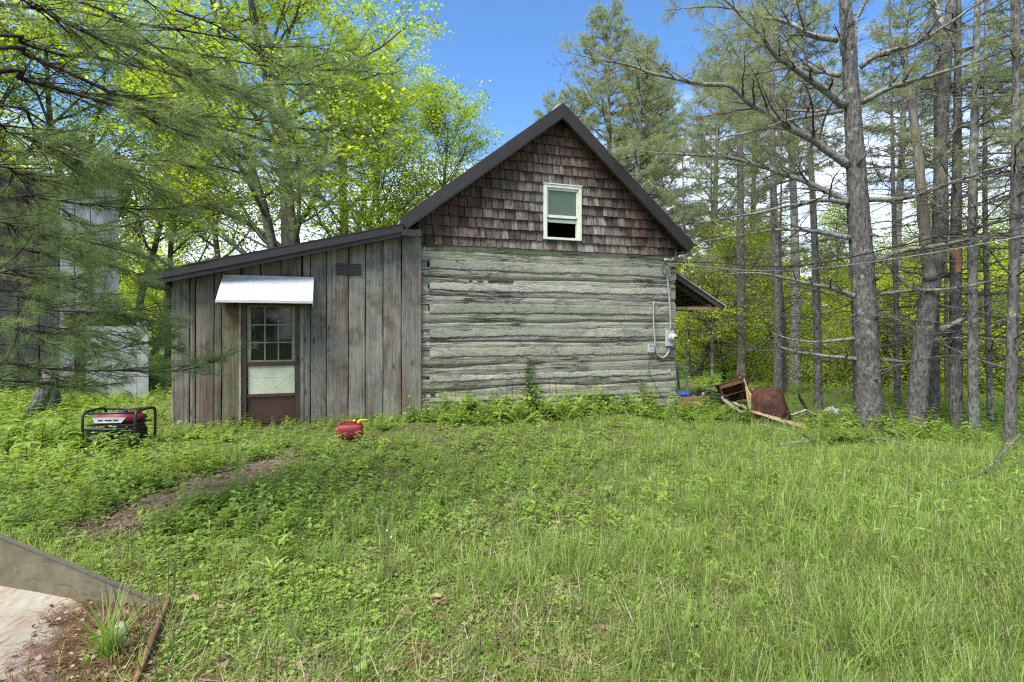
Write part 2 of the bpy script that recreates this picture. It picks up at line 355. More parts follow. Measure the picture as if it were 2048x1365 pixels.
def mk_side():
    s = Mat('scuffed_olive_steel', .65, .3); co = s.coord((1, 1, 1)); q = s.noise(co, 5, 8, .68); st = s.noise(s.coord((2, 2, 14)), 2.2, 6, .7)
    c = s.ramp(q, [(.3, (.085, .074, .045)), (.55, (.14, .125, .078)), (.75, (.19, .17, .115))])
    c = s.mix(s.rng(st, .55, .68, 0, .7), c, (.045, .04, .03)); c = s.mix(s.rng(s.noise(co, 6, 7, .7), .57, .66, 0, .8), c, (.15, .07, .028)); c = s.mix(s.rng(s.noise(co, 31, 4, .7), .68, .72), c, (.02, .022, .035))
    s.base(c); s.bump(q, .25, .02); return s.m
BUCKS = mk_side()
BUCKR = plain('worn_steel_edge', (.12, .105, .09), .55, .4, .2, 14, .5, .15, dirt=(.07, .055, .042))

# ------------------------------------------------------------------ the ground, the path, the road
def axis(lo, hi, a, b, st):
    mid = np.arange(a, b + st, st); k = 1.22
    def out(d): 
        r = [0]; s = st
        while r[-1] < d: s *= k; r.append(r[-1] + s)
        return np.array(r[1:])
    return np.concatenate([(a - out(a - lo))[::-1], mid, b + out(hi - b)])
gx, gy = axis(-220, 260, -9, 12, .16), axis(-40, 320, 1, 18, .16)
GX, GY = np.meshgrid(gx, gy, indexing='ij'); Vg = np.stack([GX, GY, gz(GX, GY)], -1)
a, b = GX.shape; I, J = np.meshgrid(np.arange(a - 1), np.arange(b - 1), indexing='ij')
Fg = np.stack([I * b + J, (I + 1) * b + J, (I + 1) * b + J + 1, I * b + J + 1], -1).reshape(-1, 4)
tag(link('ground', np_mesh('ground', Vg.reshape(-1, 3), Fg, GROUND, smooth=True)), 'sloping ground of soil and dry thatch under the grass', 'ground', kind='structure')

def ribbon(name, C, half, m, lift, nx=8, jag=.0):
    C = spline(C, 60); T = nrm(np.gradient(C, axis=0)); N = np.stack([-T[:, 1], T[:, 0]], -1); half = np.interp(np.linspace(0, 1, 60), np.linspace(0, 1, len(half)), half)
    s = np.linspace(-1, 1, nx); G = np.zeros((60, nx, 3))
    for j, k in enumerate(s):
        hw = half * (1 + jag * fbm(np.arange(60) * .3, k * 3, 5) * (abs(k) > .5))
        G[:, j, :2] = C + N * (hw * k)[:, None]
    G[:, :, 2] = gz(G[:, :, 0], G[:, :, 1]) + lift
    return MB().grid(G).build(name, m, None, True)
PATHC = [(-2.72, 6.25), (-2.85, 5.9), (-3.0, 5.4), (-3.08, 5.0), (-3.15, 4.6), (-3.22, 4.25)]
tag(ribbon('path', PATHC, [.14, .28, .34, .34, .28, .12], PATHM, .012, 8, 1.0), 'bare strip of earth and needles worn through the weeds', 'path', kind='structure')
ROADC = [(-4, 33), (4, 30), (12.3, 26.5), (21.4, 22.6), (34, 18), (60, 10)]
tag(ribbon('road', ROADC, [1.4] * 6, ROADM, .02, 6), 'pale gravel road below the trees', 'road', kind='structure')

# ------------------------------------------------------------------ the log house with its lean-to
HA = math.atan(F / 3245); H0 = np.array((-1.643, 9.375)); HC, HS = math.cos(HA), math.sin(HA)
def hp(px, py, v=0.):
    d = np.array(((px - CX) / F, 1.)); n = np.array((-HS, HC)); t = (v + n @ H0) / (n @ d); p = d * t - H0
    return float(p[0] * HC + p[1] * HS), float(CAMZ - (py - HY) / F * t)
def hw(u, v, z=0.): return np.array((H0[0] + u * HC - v * HS, H0[1] + u * HS + v * HC, z))
house = thing('log_house', (H0[0], H0[1], 0), 'old log cabin with shingled gable and grey plank lean-to', 'house', HA)
W = 5.32
def hb(name, u0, u1, v0, v1, z0, z1, m, parent=house, bevel=0, jit=0):
    return MB().box(u0, u1, v0, v1, z0, z1, jit=jit).build(name, m, parent, bevel=bevel)

# shell behind the visible skin
AP = (2.651, 5.80)
def prism(name, pts, v0, v1, m, parent=house):
    n = len(pts); V = [(u, v0, z) for u, z in pts] + [(u, v1, z) for u, z in pts]
    return MB().add(V, [tuple(range(n))[::-1], tuple(range(n, 2 * n))] + [(i, (i + 1) % n, n + (i + 1) % n, n + i) for i in range(n)]).build(name, m, parent)
wu0, wz1 = hp(1085, 370); wu1, wz0 = hp(1160, 487); wz0 += .03
hb('wall', .05, W - .05, .14, .2, -.5, 3.15, DARK)
hb('wall', .05, .12, .2, 6, -.5, 3.15, OLDG); hb('wall', W - .12, W - .05, .2, 6, -.5, 3.15, OLDG); hb('wall', .05, W - .05, 6, 6.1, -.5, 3.15, OLDG)
# gable boarding round the window opening
def ztop(u): return 3.47 + (u + .407) * .77 - .12 if u < 2.651 else 3.33 + (5.59 - u) * .855 - .12
gb = 'gable_boarding'
def gab(u0, u1, zb):
    us = [u0] + ([AP[0]] if u0 < AP[0] < u1 else []) + [u1]
    return [(u0, zb), (u1, zb)] + [(u, ztop(u)) for u in us[::-1]]
prism(gb, gab(0, wu0, 3.12), .0, .05, DARK); prism(gb, gab(wu1, W, 3.12), .0, .05, DARK)
prism(gb, gab(wu0, wu1, wz1), .0, .05, DARK); hb(gb, wu0, wu1, .0, .05, 3.12, wz0, DARK)
hb('attic_floor', .05, W - .05, .3, 6, 3.2, 3.25, DARK); hb('attic_wall', 1.2, W - 1.2, 3.2, 3.25, 3.25, 4.4, DARK)

# logs and chinking
ZS = [3.125, 2.85, 2.66, 2.44, 2.28, 2.055, 1.86, 1.60, 1.425, 1.235, 1.06, .76, .63, .36, .26, .03, .0, -.27]
nu = 190; U = np.linspace(.0, W, nu)
logc = [(1.0, 1.02, .88), (1, .98, .93), (.86, .84, .84), (.92, .92, .86), (.88, .85, .84), (.86, .83, .80), (.98, .97, .9), (1.02, 1.0, .94), (.92, .9, .86)]
for i in range(9):
    zt, zb = ZS[2 * i] + .045, ZS[2 * i + 1] - .045; sd = 40 + i * 7; h = zt - zb
    zc = zb + h * (.48 + .5 * fbm(U * .45, 0, sd)); has = sstep(-.16, -.04, fbm(U * .55, 4, sd + 2))
    rows = []
    for k, (f, vb) in enumerate([(0, .13), (.0, .0), (.1, -.002), (.3, -.004)] + [('a', 0), ('c', 1), ('b', 0)] + [(.7, -.006), (.88, -.003), (1., -.0), (1., .13)]):
        if isinstance(f, str):
            z = zc + {'a': -.015, 'c': 0, 'b': .015}[f] * (.3 + has); v = (.042 * has if f == 'c' else -.004 + 0 * U)
        else:
            z = zb + h * f + .022 * fbm(U * 2.5, f * 9, sd); v = vb + 0 * U
        v = v + .016 * fbm(U * .8, z * 2, sd + 3) + .014 * fbm(U * 6, z * 16, sd + 5)
        rows.append(np.stack([U, v, z], -1))
    rows = rows[::-1]
    o = MB().grid(np.array(rows)).build('log', HEWN, house, True); o.color = (*logc[i], 1)
chc = [(.26, .262, .205), (.365, .35, .29), (.22, .22, .155), (.245, .248, .20), (.29, .262, .20), (.31, .30, .25), (.25, .24, .20), (.24, .232, .19)]
for i in range(8):
    zt, zb = ZS[2 * i + 1], ZS[2 * i + 2]; sd = 300 + i * 9; u = np.linspace(.17, W - .11, 300); thin = i >= 6
    jag = lambda q: .055 * fbm(u * .5, q, sd, 3) + .030 * fbm(u * 3, q, sd + 1, 4) + .030 * fbm(u * 21, q, sd + 2, 3)
    T = zt - .012 + jag(0.) * (.5 if thin else 1); B = zb + .004 + jag(7.) * (.5 if thin else 1.1); B = np.minimum(B, T - .015)
    rows = []
    for f, v0 in [(0, .05), (0, -.013), (.15, -.016), (.4, -.013), (.65, -.010), (.9, -.006), (1, -.004), (1, .05)]:
        z = B + (T - B) * f; v = v0 + .006 * fbm(u * 2, z * 4, sd + 4) + .006 * fbm(u * 9, z * 12, sd + 6)
        rows.append(np.stack([u, v, z], -1))
    rows = rows[::-1]
    o = MB().grid(np.array(rows)).build('chinking', CHINK, house, True); o.color = (*chc[i], 1)
# squared ends of the side-wall logs in the corners, with mortar crumbs between
for side in (0, 1):
    for i in range(8):
        zt, zb = ZS[2 * i + 1] + .05, ZS[2 * i + 2] - .06
        u0, u1 = (-.005 + .02 * random.random(), .13 + .05 * random.random()) if side == 0 else (W - .10 - .03 * random.random(), W + .012)
        o = hb('log_end', u0, u1, -.004 + .02 * random.random() + (.006 if side == 0 else -.01), .14, zb, zt, HEWN, jit=.012); c = random.uniform(.75, 1.15); o.color = (c, c, c * .97, 1)
for k, (px, py, s) in enumerate([(853, 645, .11), (856, 690, .10), (850, 668, .06), (851, 720, .08), (849, 500, .07), (856, 590, .08), (1342, 790, .07)]):
    u, z = hp(px, py)
    m = MB(); bm = bmesh.new(); bmesh.ops.create_icosphere(bm, subdivisions=2, radius=1)
    V = np.array([v.co[:] for v in bm.verts]); Fa = [[v.index for v in f.verts] for f in bm.faces]; bm.free()
    V = V * (1 + 1.5 * fbm(V[:, 0] * 2 + k, V[:, 1] * 2 + V[:, 2], 77)[:, None]) * np.array((s * .55, .022, s * .8)) + np.array((u, .022, z))
    o = m.add(V, Fa).build('mortar', CHINK, house); o.color = (.5, .5, .46, 1)
# foundation stones
for k, (u0, u1, z1) in enumerate([(4.72, 5.33, -.13), (3.95, 4.55, -.2), (2.4, 2.95, -.22), (.0, .5, -.2)]):
    m = MB().box(u0, u1, -.03, .35, -.6, z1, jit=.02).build('foundation_stone', STONE, house, bevel=.03)

# shingles
shm = []
for k in range(8):
    m = MB(); b = [random.uniform(-.014, .014) for _ in range(3)]; t = .10
    V = [(-.5, -.055, b[0]), (0, -.06, b[1]), (.5, -.055, b[2]), (-.5, -.002, 1), (0, -.002, 1), (.5, -.002, 1), (-.5, .0, b[0]), (0, .0, b[1]), (.5, .0, b[2])]
    m.add(V, [(0, 1, 4, 3), (1, 2, 5, 4), (6, 7, 1, 0), (7, 8, 2, 1), (0, 3, 6), (2, 8, 5)])
    o = m.build('shingle', SHING, house); shm.append(o.data); bpy.data.objects.remove(o)
EXPO = .186; nrow = 15
for r in range(nrow):
    zb = 3.105 + r * EXPO - (.02 if r else 0); zt_ = zb + EXPO + .05
    spans = [(-.045, wu0 - .004), (wu1 + .004, W + .05)] if zb + EXPO * .75 > wz0 and zb < wz1 - .02 else [(-.045, W + .05)]
    for ua_, ub_ in spans:
        u = ua_
        while u < ub_ - .02:
            wd = random.choice([.09, .11, .12, .13, .14, .16, .18, .2])
            if u + wd > ub_ - .05: wd = ub_ - u
            c = u + wd / 2; top = ztop(min(max(c, 0), W)) + .03
            if top > zb + .04:
                hgt = min(EXPO + .06, max(.06, top - zb))
                if wu0 < c < wu1 and zb < wz0: hgt = min(hgt, wz0 - zb - .002)
                o = link('shingle', random.choice(shm), house); o.location = (c, -.002 + random.uniform(-.006, .004), zb + random.uniform(-.006, .005))
                o.scale = (wd - .013, .75 + random.random() * .6, hgt)
                o.rotation_euler = (0, random.uniform(-.010, .010), random.uniform(-.02, .02))
                # weathering: silver where the rain reaches, brown under the overhang
                d = ztop(min(max(c, 0), W)) - zb; wet = float(np.clip((d - .3) / 1.1, 0, 1)) * (.35 + .65 * math.exp(-((c - 3.0) / 1.8) ** 2))
                wet = min(1, max(0, wet + random.uniform(-.18, .18) + .25 * float(fbm(c * 1.3, zb * 1.3, 17)))); br = (random.uniform(.070, .105), random.uniform(.042, .056), random.uniform(.028, .036)); gr = random.uniform(.12, .26)
                dk = random.random()
                if dk < .2: br = (.045, .030, .022); gr *= .45
                o.color = (br[0] * (1 - wet) + gr * wet, br[1] * (1 - wet) + gr * .88 * wet, br[2] * (1 - wet) + gr * .74 * wet, 1)
            u += wd

# main roof: two slopes with metal sheet, rake trim and soffit
EL, ER = (-.407, 3.481), (5.59, 3.319); RV0 = -.30
def slope(e, sgn):
    p = np.array((AP[0], 5.856)); q = np.array(e); d = nrm(q - p); n = np.array((-d[1], d[0])) * (1 if sgn > 0 else -1)
    if n[1] < 0: n = -n
    def quad(off0, off1, v0, v1, name, m, e0=0, e1=0):
        a, b = p + d * e0, q + d * e1
        pts = [a - n * off0, b - n * off0, b - n * off1, a - n * off1]
        V = [(x, v0, z) for x, z in pts] + [(x, v1, z) for x, z in pts]
        return MB().add(V, [(0, 1, 2, 3), (7, 6, 5, 4), (0, 4, 5, 1), (1, 5, 6, 2), (2, 6, 7, 3), (3, 7, 4, 0)]).build(name, m, house)
    quad(.03, .055, RV0 + .03, 6.3, 'roof_sheet', ROOFM, 0, .0)
    quad(.057, .11, RV0 + .05, 6.3, 'roof_deck', SOFFIT, .03, -.03)
    L = np.linalg.norm(q - p); cut = .62 if sgn < 0 else 10
    if sgn < 0:   # the trim is lapped part way up
        mid = p + d * (L * .37)
        quad(.0, .20, RV0 - .005, RV0 + .028, 'rake_trim', FASCIA, L * .37, 0)
        quad(-.004, .204, RV0 - .009, RV0 + .024, 'rake_trim', FASCIA, 0, -L * .63 + .02)
    else: quad(.0, .205, RV0 - .006, RV0 + .027, 'rake_trim', FASCIA, .0, 0)
    quad(.206, .224, RV0 - .003, RV0 + .012, 'trim_lip', FASCIA, .06, 0)
    for f in np.linspace(.02, .985, 9):   # ribs of the metal sheet
        x, z = p + d * (L * f) + n * -.028; MB().tube([(x, RV0 + .04, z), (x, 6.28, z)], .014, 5).build('roof_rib', ROOFM, house)
slope(EL, -1); slope(ER, 1)
hb('ridge_cap', AP[0] - .09, AP[0] + .09, RV0 + .02, 6.3, 5.80, 5.845, ROOFM)
hb('eave_board', 5.42, 5.45, RV0 + .05, 6.2, 3.14, 3.30, FASCIA); hb('eave_soffit', W + .03, 5.415, RV0 + .05, 6.2, 3.15, 3.175, SOFFIT)

# lean-to: roof, planks, door, awning, vent
SL, SR = (-4.22, 2.405), (-.33, 3.385)
def shroof(off0, off1, v0, v1, name, m, ua=SL[0], ub=SR[0]):
    k = (SR[1] - SL[1]) / (SR[0] - SL[0]); za, zb = SL[1] + k * (ua - SL[0]), SL[1] + k * (ub - SL[0])
    V = [(u, v, z - o) for v in (v0, v1) for u, z, o in ((ua, za, off0), (ub, zb, off0), (ub, zb, off1), (ua, za, off1))]
    return MB().add(V, [(0, 1, 2, 3), (7, 6, 5, 4), (0, 4, 5, 1), (1, 5, 6, 2), (2, 6, 7, 3), (3, 7, 4, 0)]).build(name, m, house)
shroof(.02, .045, -.28, 5.5, 'roof_sheet', ROOFM); shroof(.047, .09, -.27, 5.5, 'roof_deck', SOFFIT, SL[0] + .03)
shroof(0, .13, -.31, -.282, 'rake_trim', FASCIA, SL[0] + .95); shroof(.0, .125, -.304, -.282, 'rake_trim', FASCIA, SL[0], SL[0] + .948)
shroof(.132, .20, -.285, -.262, 'rake_board', FASCIA, SL[0] + .12); shroof(-.012, .0, -.318, -.26, 'drip_edge', FASCIA)
hb('end_cap', -.36, -.02, -.33, -.27, 3.19, 3.30, FASCIA, jit=.01)
hb('eave_board', SL[0] + .01, SL[0] + .03, -.27, 5.4, 2.25, 2.36, FASCIA)
hb('eave_soffit', SL[0] + .04, -3.86, -.25, 5.4, 2.24, 2.265, SOFFIT)
def sht(u): return SL[1] + (SR[1] - SL[1]) / (SR[0] - SL[0]) * (u - SL[0]) - .10
hb('wall', -3.84, -3.78, .02, 5.4, -.4, 2.3, OLDG)
prism('shed_boarding', [(-3.83, -.3), (-2.87, -.3), (-2.87, sht(-2.87)), (-3.83, sht(-3.83))], .0, .04, DARK); prism('shed_boarding', [(-1.98, -.3), (-.01, -.3), (-.01, sht(-.01)), (-1.98, sht(-1.98))], .0, .04, DARK)
prism('shed_boarding', [(-2.87, 2.02), (-1.98, 2.02), (-1.98, sht(-1.98)), (-2.87, sht(-2.87))], .0, .04, DARK)
edges = [342, 379, 391, 428, 443, 480]
edges2 = [605, 621, 653, 697, 731, 766, 803, 841]
def plank(u0, u1, zb, c, lift=0, zt=None):
    nz = 26; t = np.linspace(0, 1, nz); sd = random.randint(0, 9999); zt0, zt1 = (sht(u0), sht(u1)) if zt is None else (zt, zt)
    e0 = u0 + .007 + .012 * fbm(t * 5, 0, sd); e1 = u1 - .007 + .012 * fbm(t * 5, 3, sd); bow = .016 * fbm(t * 2, 5, sd) + lift
    zb0 = zb + random.uniform(-.02, .02)
    P = lambda f, v: np.stack([e0 + (e1 - e0) * f, v + bow - .006 * np.sin(f * 3.14), zb0 + ((zt0 + (zt1 - zt0) * f) - zb0) * t], -1)
    G = np.array([P(0., 0.), P(0., -.022), P(.06, -.026), P(.35, -.027), P(.65, -.027), P(.94, -.026), P(1., -.022), P(1., 0.)])
    o = MB().grid(G[::-1]).build('plank', PLANK, house); o.color = (c[0] * .90, c[1] * .87, c[2] * .84, 1); return o
cs = [(.84, .82, .73), (.72, .69, .6), (.74, .67, .57), (.64, .67, .5), (.74, .79, .55), (.9, .88, .78), (.80, .74, .65), (1.0, .99, .89), (1.02, 1.0, .90), (.95, .96, .87), (1.02, 1.0, .91), (.86, .86, .81)]
for i in range(5): plank(hp(edges[i], 700, -.03)[0], hp(edges[i + 1], 700, -.03)[0], -.06, cs[i], random.uniform(-.010, .006))
for i in range(7): plank(hp(edges2[i], 700, -.03)[0], hp(edges2[i + 1], 700, -.03)[0], -.04, cs[5 + i], random.uniform(-.012, .006) - (.02 if i == 6 else 0))
for i, (a_, b_) in enumerate([(480, 521), (521, 562), (562, 603)]):
    plank(hp(a_, 500, -.03)[0], hp(b_, 500, -.03)[0], 2.04, (.6, .58, .52), 0)
u0 = hp(832, 460, -.03)[0]; hb('corner_board', u0 - .02, .012, -.055, -.032, -.05, 3.21, PLANK).color = (.8, .74, .66, 1)

# door: brown storm door with nine panes over a cream panel and a kick panel
D0, D1, DZ0, DZ1 = -2.875, -1.985, -.02, 2.035; DV = .01
door = hb('door', D0 + .085, D1 - .085, DV + .03, DV + .05, DZ0 + .03, DZ1 - .03, DOORB)
for u0, u1, z0, z1 in ((D0 + .006, D0 + .08, DZ0, DZ1), (D1 - .08, D1 - .006, DZ0, DZ1), (D0 + .08, D1 - .08, DZ1 - .06, DZ1), (D0 + .08, D1 - .08, DZ0, DZ0 + .06)):
    hb('door_frame', u0, u1, DV - .035, DV + .055, z0, z1, DOORB, door, bevel=.004)
A0, A1 = -2.775, -2.075
for u0, u1, z0, z1 in ((A0 - .02, A1 + .02, .985, 1.05), (A0 - .02, A1 + .02, .48, .53), (A0 - .02, A1 + .02, .05, .10)):
    hb('rail', u0, u1, DV - .02, DV + .028, z0, z1, DOORB, door, bevel=.004)
hb('kick_panel', A0, A1, DV + .012, DV + .029, .10, .48, DOORB, door)
hb('cream_panel', A0, A1, DV + .008, DV + .029, .53, .985, CREAM, door)
for (a_, b_), (c_, d_) in (((.03, .86), (.34, .60)), ((.34, .60), (.67, .86)), ((.05, .80), (.65, .80)), ((.02, .72), (.33, .53))):  # braces scored into the panel
    MB().tube([(A0 + a_, DV + .007, b_), (A0 + c_, DV + .007, d_)], .0028, 5).build('moulding', CREAM, door)
for u0, u1, z0, z1 in ((A0 - .015, A0 + .045, 1.05, 2.0), (A1 - .045, A1 + .015, 1.05, 2.0), (A0 + .045, A1 - .045, 1.95, 2.0), (A0 + .045, A1 - .045, 1.05, 1.08)):
    hb('sash', u0, u1, DV - .012, DV + .026, z0, z1, GREENF, door, bevel=.004)
g0, g1 = A0 + .045, A1 - .045; gw, gh = (g1 - g0) / 3, (1.95 - 1.08) / 3
for i in (1, 2): hb('muntin', g0 + i * gw - .011, g0 + i * gw + .011, DV - .008, DV + .022, 1.08, 1.95, GREENF, door)
for j in (1, 2): hb('muntin', g0, g1, DV - .006, DV + .020, 1.08 + j * gh - .011, 1.08 + j * gh + .011, GREENF, door)
for i in range(3):
    for j in range(3): hb('pane', g0 + i * gw + .012, g0 + (i + 1) * gw - .012, DV + .014, DV + .018, 1.08 + j * gh + .012, 1.08 + (j + 1) * gh - .012, PANE, door)
MB().tube([(A1 + .045, DV - .03, 1.0), (A1 + .045, DV - .07, 1.01), (A1 + .045, DV - .07, 1.13), (A1 + .045, DV - .03, 1.14)], .009, 6).build('handle', BLACKM, door)
hb('threshold', D0, D1, -.12, DV + .05, -.10, -.022, PLANK).color = (.7, .6, .5, 1)
hb('door_trim', D0 - .03, D0 + .004, -.045, DV + .02, -.04, 2.04, PLANK).color = (1.1, 1.15, .9, 1)
hb('door_trim', D1 - .004, D1 + .05, -.045, DV + .02, -.04, 2.04, PLANK).color = (.95, .95, .85, 1)
hb('step_board', -3.1, -2.75, -.35, -.02, -.12, -.03, PLANK).color = (.8, .75, .6, 1)

aw0, aw1 = -3.13, -1.77; az0, az1 = 2.03, 2.44; ap = .56
aw = MB().add([(aw0, -.06, az1), (aw1, -.06, az1), (aw1, -ap, az0), (aw0, -ap, az0), (aw0, -.06, az1 - .012), (aw1, -.06, az1 - .012), (aw1, -ap, az0 - .012), (aw0, -ap, az0 - .012)],
              [(0, 3, 2, 1), (4, 5, 6, 7), (0, 1, 5, 4), (1, 2, 6, 5), (2, 3, 7, 6), (3, 0, 4, 7)]).build('awning', AWN, house)
MB().box(aw0 - .004, aw1 + .004, -ap - .012, -ap + .006, az0 - .035, az0 + .006).build('awning_lip', AWN, aw)
MB().box(aw0, aw1, -.075, -.045, az1 - .03, az1 + .015).build('awning_flashing', GREYM, aw)
for k, u in enumerate((aw0 + .004, aw1 - .004)):
    t = .004
    V = [(u + s, v, z) for s in (-t, t) for v, z in ((-.06, az1 - .014), (-ap + .01, az0 - .014), (-ap + .01, az0 - .05), (-.06, az0 - .12))]
    MB().add(V, [(0, 1, 2, 3), (7, 6, 5, 4), (0, 4, 5, 1), (1, 5, 6, 2), (2, 6, 7, 3), (3, 7, 4, 0)]).build('awning_side', AWN, aw)

vu0, vz1 = hp(672, 527, -.05); vu1, vz0 = hp(722, 551, -.05)
vent = hb('vent', vu0, vu1, -.055, -.03, vz0, vz1, BLACK); 
for k in range(2):
    a_ = vu0 + .008 + k * (vu1 - vu0) / 2; b_ = a_ + (vu1 - vu0) / 2 - .016
    for j in range(7):
        z = vz0 + .02 + j * (vz1 - vz0 - .03) / 7
        MB().box(a_, b_, -.07, -.056, z, z + .014).build('slat', DOORB, vent)
MB().box((vu0 + vu1) / 2 - .007, (vu0 + vu1) / 2 + .007, -.074, -.056, vz0, vz1).build('vent_bar', FASCIA, vent)

# gable window
win = thing('window', (0, 0, 0), None, None); win.parent = house; del_keys = [k for k in win.keys()]
fw = .062
for u0, u1, z0, z1 in ((wu0, wu0 + fw, wz0, wz1), (wu1 - fw, wu1, wz0, wz1), (wu0 + fw, wu1 - fw, wz1 - fw, wz1), (wu0 + fw, wu1 - fw, wz0, wz0 + fw * .75)):
    hb('frame', u0, u1, -.085, .06, z0, z1, VINYL, win, bevel=.006)
hb('head_flashing', wu0 - .01, wu1 + .01, -.1, -.04, wz1 + .002, wz1 + .02, VINYL, win)
i0, i1 = wu0 + fw + .002, wu1 - fw - .002; zm = hp(1120, 437)[1]
for u0, u1, z0, z1 in ((i0, i0 + .035, zm, wz1 - fw), (i1 - .035, i1, zm, wz1 - fw), (i0 + .035, i1 - .035, wz1 - fw - .04, wz1 - fw), (i0 + .035, i1 - .035, zm - .01, zm + .045)):
    hb('upper_sash', u0, u1, -.05, -.01, z0, z1, VINYL, win, bevel=.004)
hb('pane', i0 + .036, i1 - .036, -.032, -.026, zm + .046, wz1 - fw - .041, PANE2, win)
hb('lower_sash', i0, i1, -.008, .03, zm - .09, zm - .03, VINYL, win, bevel=.004); hb('pane', i0 + .03, i1 - .03, .008, .013, zm - .03, wz1 - fw - .1, PANE2, win)
hb('track', i0, i0 + .022, -.045, .03, wz0 + .05, zm - .012, VINYL, win); hb('track', i1 - .022, i1, -.045, .03, wz0 + .05, zm - .012, VINYL, win)

# porch on the far side: roof seen from below, rafters, beam, deck
pr0, pr1 = (5.33, 2.93), (6.83, 2.10)
prn = thing('porch', (0, 0, 0), None, None); prn.parent = house
def pbox(name, off0, off1, v0, v1, m, a=0., b=1.):
    p, q = np.array(pr0), np.array(pr1); d = nrm(q - p); n = np.array((-d[1], d[0])); n = n if n[1] > 0 else -n
    A_, B_ = p + (q - p) * a, p + (q - p) * b
    pts = [A_ - n * off0, B_ - n * off0, B_ - n * off1, A_ - n * off1]; V = [(x, v, z) for v in (v0, v1) for x, z in pts]
    return MB().add(V, [(0, 1, 2, 3), (7, 6, 5, 4), (0, 4, 5, 1), (1, 5, 6, 2), (2, 6, 7, 3), (3, 7, 4, 0)]).build(name, m, prn)
pbox('roof_sheet', 0, .02, .25, 5.5, ROOFM); pbox('rake_board', .022, .12, .28, .31, SOFFIT)
for k in range(9): pbox('lath', .022, .045, .32, 5.4, SOFFIT, .03 + k * .108, .085 + k * .108)
for k in range(7): pbox('rafter', .047, .15, .55 + k * .75, .60 + k * .75, SOFFIT, 0, .98)
for nm, bx_ in (('beam', (5.35, 6.62, .34, .42, 2.0, 2.07)), ('beam', (6.5, 6.6, .43, 5.2, 2.02, 2.13)), ('post', (6.5, 6.6, 5.05, 5.15, .12, 2.0)),
                ('deck_beam', (5.36, 6.22, .02, .10, -.09, .13)), ('deck_post', (6.05, 6.16, .12, .2, -.6, .06)), ('deck_beam', (6.16, 6.22, .1, 5.0, -.09, .06))):
    hb(nm, *bx_, RAWW if 'deck' in nm else TANW if nm == 'beam' else SOFFIT, prn, jit=.006).color = (.75, .6, .45, 1) if 'deck' in nm else (.8, .78, .72, 1)
for k in range(9): hb('deck_board', 5.36, 6.24, .11 + k * .15, .255 + k * .15, .07, .10, RAWW, prn, jit=.004).color = (.7, .6, .5, 1)

# ------------------------------------------------------------------ vegetation builders
class Fol:
    """collects leaves (quads) or needles (triangles)"""
    def __init__(s): s.V = []; s.F = []; s.c = []; s.n = 0
    def _put(s, V, k, var):
        n = len(V); s.V.append(V.reshape(-1, 3)); s.F.append(np.arange(n * k).reshape(n, k) + s.n); s.c.append(np.repeat(var, k)); s.n += n * k
    def leaves(s, P, A, N, L, Wd, var, fold=.15):
        """diamond leaves: base, side, tip, side"""
        A = nrm(A); S = nrm(np.cross(A, N)); N = np.cross(S, A); L = np.broadcast_to(L, (len(P),))[:, None]; Wd = np.broadcast_to(Wd, (len(P),))[:, None]
        m = P + A * L * .45 + N * L * fold
        s._put(np.stack([P, m + S * Wd * .5, P + A * L, m - S * Wd * .5], 1), 4, var)
    def needles(s, P, A, L, wd, var):
        A = nrm(A); S = nrm(np.cross(A, rng.normal(size=P.shape))); L = np.broadcast_to(L, (len(P),))[:, None]
        s._put(np.stack([P - S * wd / 2, P + S * wd / 2, P + A * L], 1), 3, var)
    def mesh(s, name, m): return np_mesh(name, np.concatenate(s.V), np.concatenate(s.F), m, np.clip(np.concatenate(s.c), 0, 1))
class Segs:
    """collects thin tapered sticks, three-sided"""
    def __init__(s): s.S = []; s.E = []; s.a = []; s.b = []
    def add(s, S, E, a, b):
        S = np.atleast_2d(S); s.S.append(S); s.E.append(np.atleast_2d(E)); s.a.append(np.broadcast_to(a, (len(S),))); s.b.append(np.broadcast_to(b, (len(S),)))
    def path(s, P, r): s.add(P[:-1], P[1:], r[:-1], r[1:])
    def mesh(s, name, m, k=3):
        S, E, a, b = (np.concatenate(x) for x in (s.S, s.E, s.a, s.b)); T = nrm(E - S)
        up = np.where(np.abs(T[:, 2:3]) < .9, np.array([[0, 0, 1.]]), np.array([[1., 0, 0]])); A = nrm(np.cross(T, up)); B = np.cross(T, A); n = len(S)
        th = np.arange(k) / k * 2 * np.pi; V = np.zeros((n, 2 * k, 3))
        for i, t in enumerate(th):
            d = np.cos(t) * A + np.sin(t) * B; V[:, i] = S + d * a[:, None]; V[:, k + i] = E + d * b[:, None]
        f = np.array([(i, (i + 1) % k, k + (i + 1) % k, k + i) for i in range(k)]); Fa = (np.arange(n) * 2 * k)[:, None, None] + f
        return np_mesh(name, V.reshape(-1, 3), Fa.reshape(-1, 4), m, smooth=True)
def rdir(n, zs=1.): return nrm(rng.normal(size=(n, 3)) * np.array((1, 1, zs)))
def curve(p, d, L, n, wob=.15, up=0.):
    """a wandering path from p along d"""
    P = [np.array(p, float)]; d = nrm(np.array(d, float))
    for i in range(n - 1): d = nrm(d + rng.normal(size=3) * wob + np.array((0, 0, up))); P.append(P[-1] + d * L / (n - 1))
    return np.array(P)
